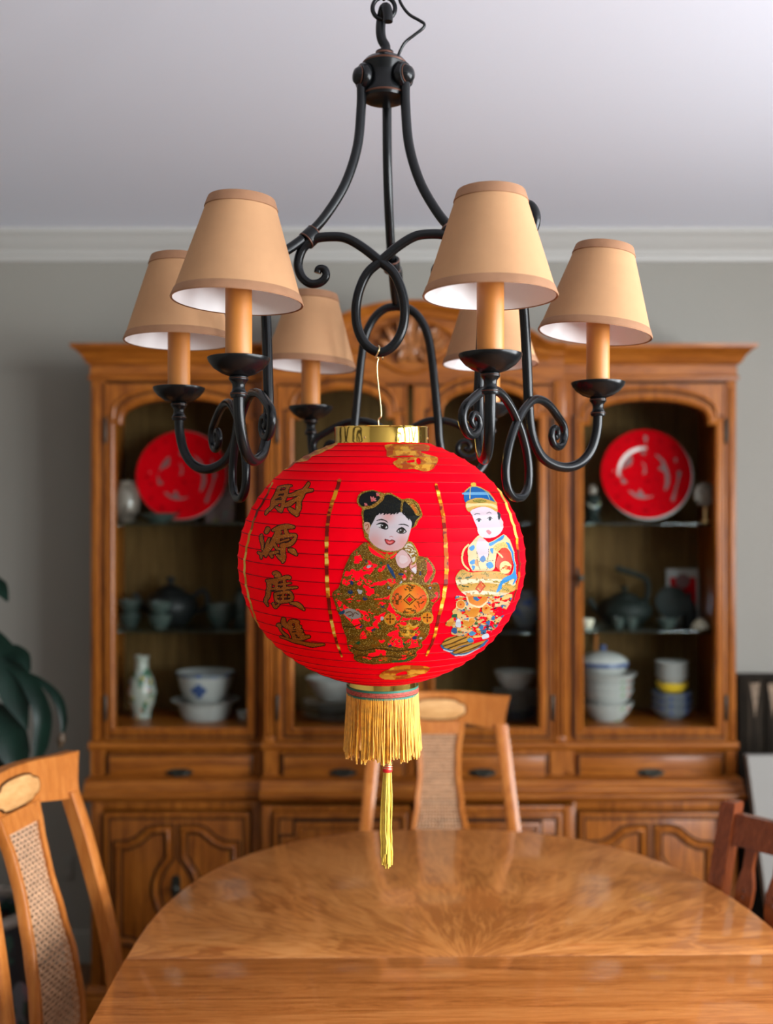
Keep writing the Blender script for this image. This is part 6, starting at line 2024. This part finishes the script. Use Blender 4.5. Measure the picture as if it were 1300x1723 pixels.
vessel('white_cup', 'small cream cup at the left end of the middle shelf behind the right door', 'cup', 988, S2, 3.31, [(6, 0), (7, 2), (10, 9), (11, 16)], M['cream'], None, .003)
t = thing('red_card', 'white framed red card leaning at the back of the middle shelf, right door', 'card', (X(1150, 3.46), 3.46, S2))
f = MB(); box(f, -.052, .052, 0, .010, 0, .178, .001); f.v = [(a, b + c * .10, c) for a, b, c in f.v]; obj('card', f, M['white'], t, local=True)
f = MB(); box(f, -.042, .042, -.0015, .0005, .05, .150); f.v = [(a, b + c * .10, c) for a, b, c in f.v]; obj('red_field', f, M['plate_red'], t, local=True)
f = MB(); disc_dir(f, Vector((0, -.002 + .0135, .138)), Vector((0, -1, .1)).normalized(), [(.024, 0), (.024, .0012), (0, .0014)], 24); obj('pink_roundel', f, M['gap'], t, local=True)
f = MB(); plate(f, [(.022 * math.cos(a), .100 + .026 * math.sin(a)) for a in [2 * PI * i / 5 + .3 for i in range(5)]], [], -.0022, -.0014); f.v = [(a, b + c * .10, c) for a, b, c in f.v]; obj('motif', f, M['plate_dark'], t, local=True)
vessel('dark_bottle', 'slim black bottle in front of the red card', 'bottle', 1160, S2, 3.39, [(11, 0), (12, 2), (13, 24), (9, 38), (4, 44), (4, 54), (5, 56)], M['black'])
t = obj('shell', (lambda f: (lathe(f, [(0, 0), (.028, 0), (.026, .008), (.018, .020), (.008, .028), (0, .030)], (0, 0, 0), 18), f)[1])(MB()), M['cream'], None, local=True)
t.location = (X(1178, 3.32), 3.32, S2); tag(t, 'cream shell at the right end of the middle shelf, right door', 'shell')
k = 3.34 / FP
BW = [(22, 0), (24, 3), (36, 14), (46, 24), (49, 27)]
for j in range(4):
    vessel('rice_bowl', ['white bowl with red flowers at the bottom of the stack, right door', 'white bowl second from the bottom of the stack under the tureen', 'white bowl third from the bottom of the stack under the tureen', 'white bowl directly under the tureen'][j], 'bowl', 1020, S3 + (0, 22, 34, 46)[j] * k, 3.34,
           [(26, 0), (28, 3), (36, 12), (43, 26), (45, 30)] if j < 3 else [(24, 0), (26, 3), (36, 14), (48, 30), (50, 33)], M['whitefl'], 'flowered bowls behind the right door', .004)
t = thing('tureen', 'white lidded tureen with blue rim on top of the bowl stack, right door', 'tureen', (X(1014, 3.34), 3.34, S3 + 66 * k))
addlathe(t, 'body', [(0, 0), (22, 0), (24, 3), (34, 12), (40, 24), (0, 23)], M['white'], 3.34)
addlathe(t, 'rim', [(40, 24), (42, 25), (42, 31), (40, 32)], M['blue'], 3.34, label='cobalt blue rim')
l = addlathe(t, 'lid', [(42, 31), (38, 37), (26, 44), (10, 48), (0, 49)], M['whitefl'], 3.34)
addlathe(l, 'knob', [(4, 48), (3, 51), (6, 54), (5, 58), (0, 59)], M['blue'], 3.34)
t = obj('wooden_stick', (lambda f: (tube(f, [(0, 0, .004), (.012, .045, .150), (.015, .055, .195), (.016, .058, .215)], [.003, .004, .005, .006], 8), f)[1])(MB()), M['chair'], None, local=True)
t.location = (X(1000, 3.44), 3.44, S3); t.location.z = S3; t.scale = (1, 1, 1.15)
tag(t, 'thin wooden stick leaning behind the tureen in the right door', 'stick')
CW = [(14, 0), (15, 2), (22, 10), (27, 20), (28, 23)]
for j in range(3):
    vessel('blue_bowl', 'blue and white bowl, %s of its stack under the yellow cup' % ('bottom', 'middle', 'top')[j], 'bowl', 1130, S3 + j * 12 * k, 3.36, [(18, 0), (20, 2), (28, 8), (34, 18), (35, 21)], M['bluewhite'], 'blue bowls behind the right door', .003)
vessel('yellow_cup', 'yellow cup between the blue bowls and the white cups, right door', 'cup', 1130, S3 + 46 * k, 3.36, [(20, 0), (21, 2), (25, 8), (26, 15)], M['yellow'], None, .003)
for j in range(3):
    vessel('white_cup', 'white ribbed cup, %s of the three above the yellow cup' % ('lowest', 'middle one', 'topmost')[j], 'cup', 1130, S3 + (60 + j * 10) * k, 3.36, [(19, 0), (20, 2), (25, 8), (28, 16)], M['white'], 'white cups behind the right door', .003)

# ------------------------------------------------------------------ plant at the left
M['leaf'] = plain('dark_green_leaf', (.003, .013, .008), .34, coat=.0, spec=.14, vary=.35, vscale=12)
M['leaf_tip'] = plain('brown_leaf_tip', (.06, .035, .015), .6)
M['pot'] = ceramic('floral_planter_glaze', (.07, .07, .075), [((.13, .075, .085), 12, .56), ((.012, .035, .025), 13, .50), ((.008, .01, .012), 14, .52), ((.05, .065, .09), 15, .66)], .3, 13)
PY = 2.70
pl_ = thing('potted_plant', 'dark green long-leaved plant in a flowered ceramic planter at the left wall', 'plant', (-1.04, PY, 0))
f = MB(); lathe(f, [(0, 0), (.10, 0), (.115, .01), (.135, .15), (.150, .32), (.148, .44), (.140, .475), (.128, .475), (.132, .43), (0, .43)], (-1.04, PY, 0), 40); pot = obj('planter', f, M['pot'], pl_)
f = MB(); lathe(f, [(.138, .470), (.158, .472), (.162, .482), (.158, .494), (.140, .496), (.126, .490), (.126, .474), (.138, .470)], (-1.04, PY, 0), 40); obj('planter_rim', f, M['jar'], pot, label='pale rim of the planter')
f = MB(); lathe(f, [(.125, .432), (.08, .445), (0, .45)], (-1.04, PY, 0), 24); obj('soil', f, M['groove'], pot)
def leaf(pts, wid, fold=.25, tipcol=False):
    """pts: 3-D midline; wid: half widths along it"""
    P = catmull(pts, 6); n = len(P)
    Wd = np.interp(np.linspace(0, 1, n), np.linspace(0, 1, len(wid)), wid)
    f = MB(); vs = []; fs = []
    for i, p in enumerate(P):
        t_ = (P[min(i + 1, n - 1)] - P[max(i - 1, 0)]).normalized()
        side = t_.cross(Vector((.25, -1, .35))).normalized()
        nrm = side.cross(t_)
        for e, h in ((-1, fold), (-.5, fold * .3), (0, 0), (.5, fold * .3), (1, fold)):
            vs.append(p + side * e * Wd[i] + nrm * h * Wd[i])
    for i in range(n - 1):
        for k in range(4): fs.append((i * 5 + k, i * 5 + k + 1, i * 5 + 6 + k, i * 5 + 5 + k))
    f.add(vs, fs)
    return obj('leaf', f, M['leaf'], pl_, ang=60)
def q(px, py, y): return (X(px, y), y, Z(py, y))
ST = (-1.04, PY, .45)
def stem(to):
    f = MB(); a = Vector(ST); b = Vector(to)
    tube(f, catmull([a, a.lerp(b, .5) + Vector((-.04, 0, .06)), b], 8), .005, 6); obj('stem', f, M['leaf'], pl_)
for top_, pts, wd in (
    ((-60, 1060), [(-60, 1060), (-20, 1075), (8, 1120), (28, 1175), (46, 1228)], [.004, .030, .046, .034, .002]),
    ((-40, 1075), [(-40, 1075), (0, 1092), (24, 1098), (40, 1108), (50, 1130)], [.003, .012, .020, .018, .003]),
    ((-30, 1100), [(-30, 1100), (25, 1125), (55, 1160), (72, 1205), (68, 1255), (58, 1288)], [.004, .014, .020, .022, .019, .003]),
    ((-20, 1115), [(-20, 1115), (40, 1132), (75, 1152), (98, 1178), (107, 1212), (104, 1240), (102, 1260)], [.003, .005, .009, .012, .009, .003, .001]),
    ((-70, 1180), [(-70, 1180), (-20, 1195), (10, 1225), (26, 1270), (30, 1315)], [.004, .026, .044, .036, .003]),
    ((-60, 950), [(-60, 950), (-25, 970), (0, 990), (13, 1012)], [.003, .016, .020, .003]),
    ((-80, 1120), [(-80, 1120), (-50, 1150), (-30, 1220), (-10, 1290), (5, 1360)], [.004, .024, .036, .028, .002]),
    ((-110, 1000), [(-110, 1000), (-150, 1010), (-200, 1060), (-230, 1120)], [.004, .028, .034, .003]),
    ((-110, 1130), [(-110, 1130), (-160, 1140), (-210, 1200), (-230, 1270)], [.004, .028, .034, .003])):
    y_ = PY - .02 - .03 * random.random()
    stem(q(*top_, y_))
    leaf([q(a, b, y_ - .05 * i / len(pts)) for i, (a, b) in enumerate(pts)], wd)
f = MB(); c = Vector(q(103, 1248, PY - .07)); tube(f, [c + Vector((.003, 0, .022)), c + Vector((0, 0, .005)), c + Vector((-.004, 0, -.016))], [.004, .011, .003], 10); obj('withered_tip', f, M['leaf_tip'], pl_, label='dark withered leaf tip hanging down')

# ------------------------------------------------------------------ right of the cabinet
M['barn'] = wood('dark_rustic_wood', (.006, .0045, .003), (.016, .012, .008), (.04, .028, .018), 'z', 2.0, .8, 0.0, 10)
M['barn'].node_tree.nodes['Principled BSDF'].inputs['Specular IOR Level'].default_value = .08
M['barn_worn'] = plain('worn_pale_wood', (.20, .14, .09), .8, vary=.4, vscale=60)
yb = 3.42
t = thing('rustic_crate', 'dark rustic plank crate standing right of the china cabinet', 'crate', (X(1300, yb), 3.50, 0))
zt_ = Z(1140, yb)
edges = [1243, 1252, 1287, 1310, 1342, 1372]
for i, (a, b) in enumerate(zip(edges, edges[1:])):
    f = MB(); box(f, X(a, yb) + .0015, X(b, yb) - .0015, yb + .004 * (i % 2), yb + .02, .0, zt_ - .004 * (i % 3), .003)
    p_ = obj('plank', f, M['barn'], t)
    if i in (1, 2):
        xc = (X(a, yb) + X(b, yb)) / 2
        f = MB(); plate(f, [(xc - .014, zt_ - .020), (xc + .016, zt_ - .018), (xc + .010, zt_ - .075), (xc + .002, zt_ - .130), (xc - .004, zt_ - .080)], [], yb + .004 * (i % 2) - .0008, yb + .004 * (i % 2) + .001); obj('worn_patch', f, M['barn_worn'], p_, label='pale worn patch at the plank top')
f = MB(); box(f, X(1243, yb), X(1243, yb) + .02, yb + .021, YW - .02, 0, zt_); obj('side_panel', f, M['barn'], t)
f = MB(); box(f, X(1243, yb), X(1372, yb), yb + .021, YW - .02, zt_ - .02, zt_ - .004); obj('top_panel', f, M['barn'], t)
yp = 3.05
M['board'] = plain('light_grey_board', (.21, .20, .18), .7, bump=.05, bscale=150)
f = MB()
x0, x1 = X(1257, yp), X(1257, yp) + .42
z1 = Z(1272, yp)
vs = []
for z, sh, dy in ((0, .075, -.10), (z1, 0, 0)):
    vs += [(x0 + sh, yp + dy, z), (x1 + sh, yp + dy, z), (x1 + sh, yp + dy + .03, z), (x0 + sh, yp + dy + .03, z)]
hexa(f, vs)
bm_ = obj('grey_board', f, M['board'], None)
tag(bm_, 'plain light grey board leaning beside the cabinet behind the red-brown chair', 'board')
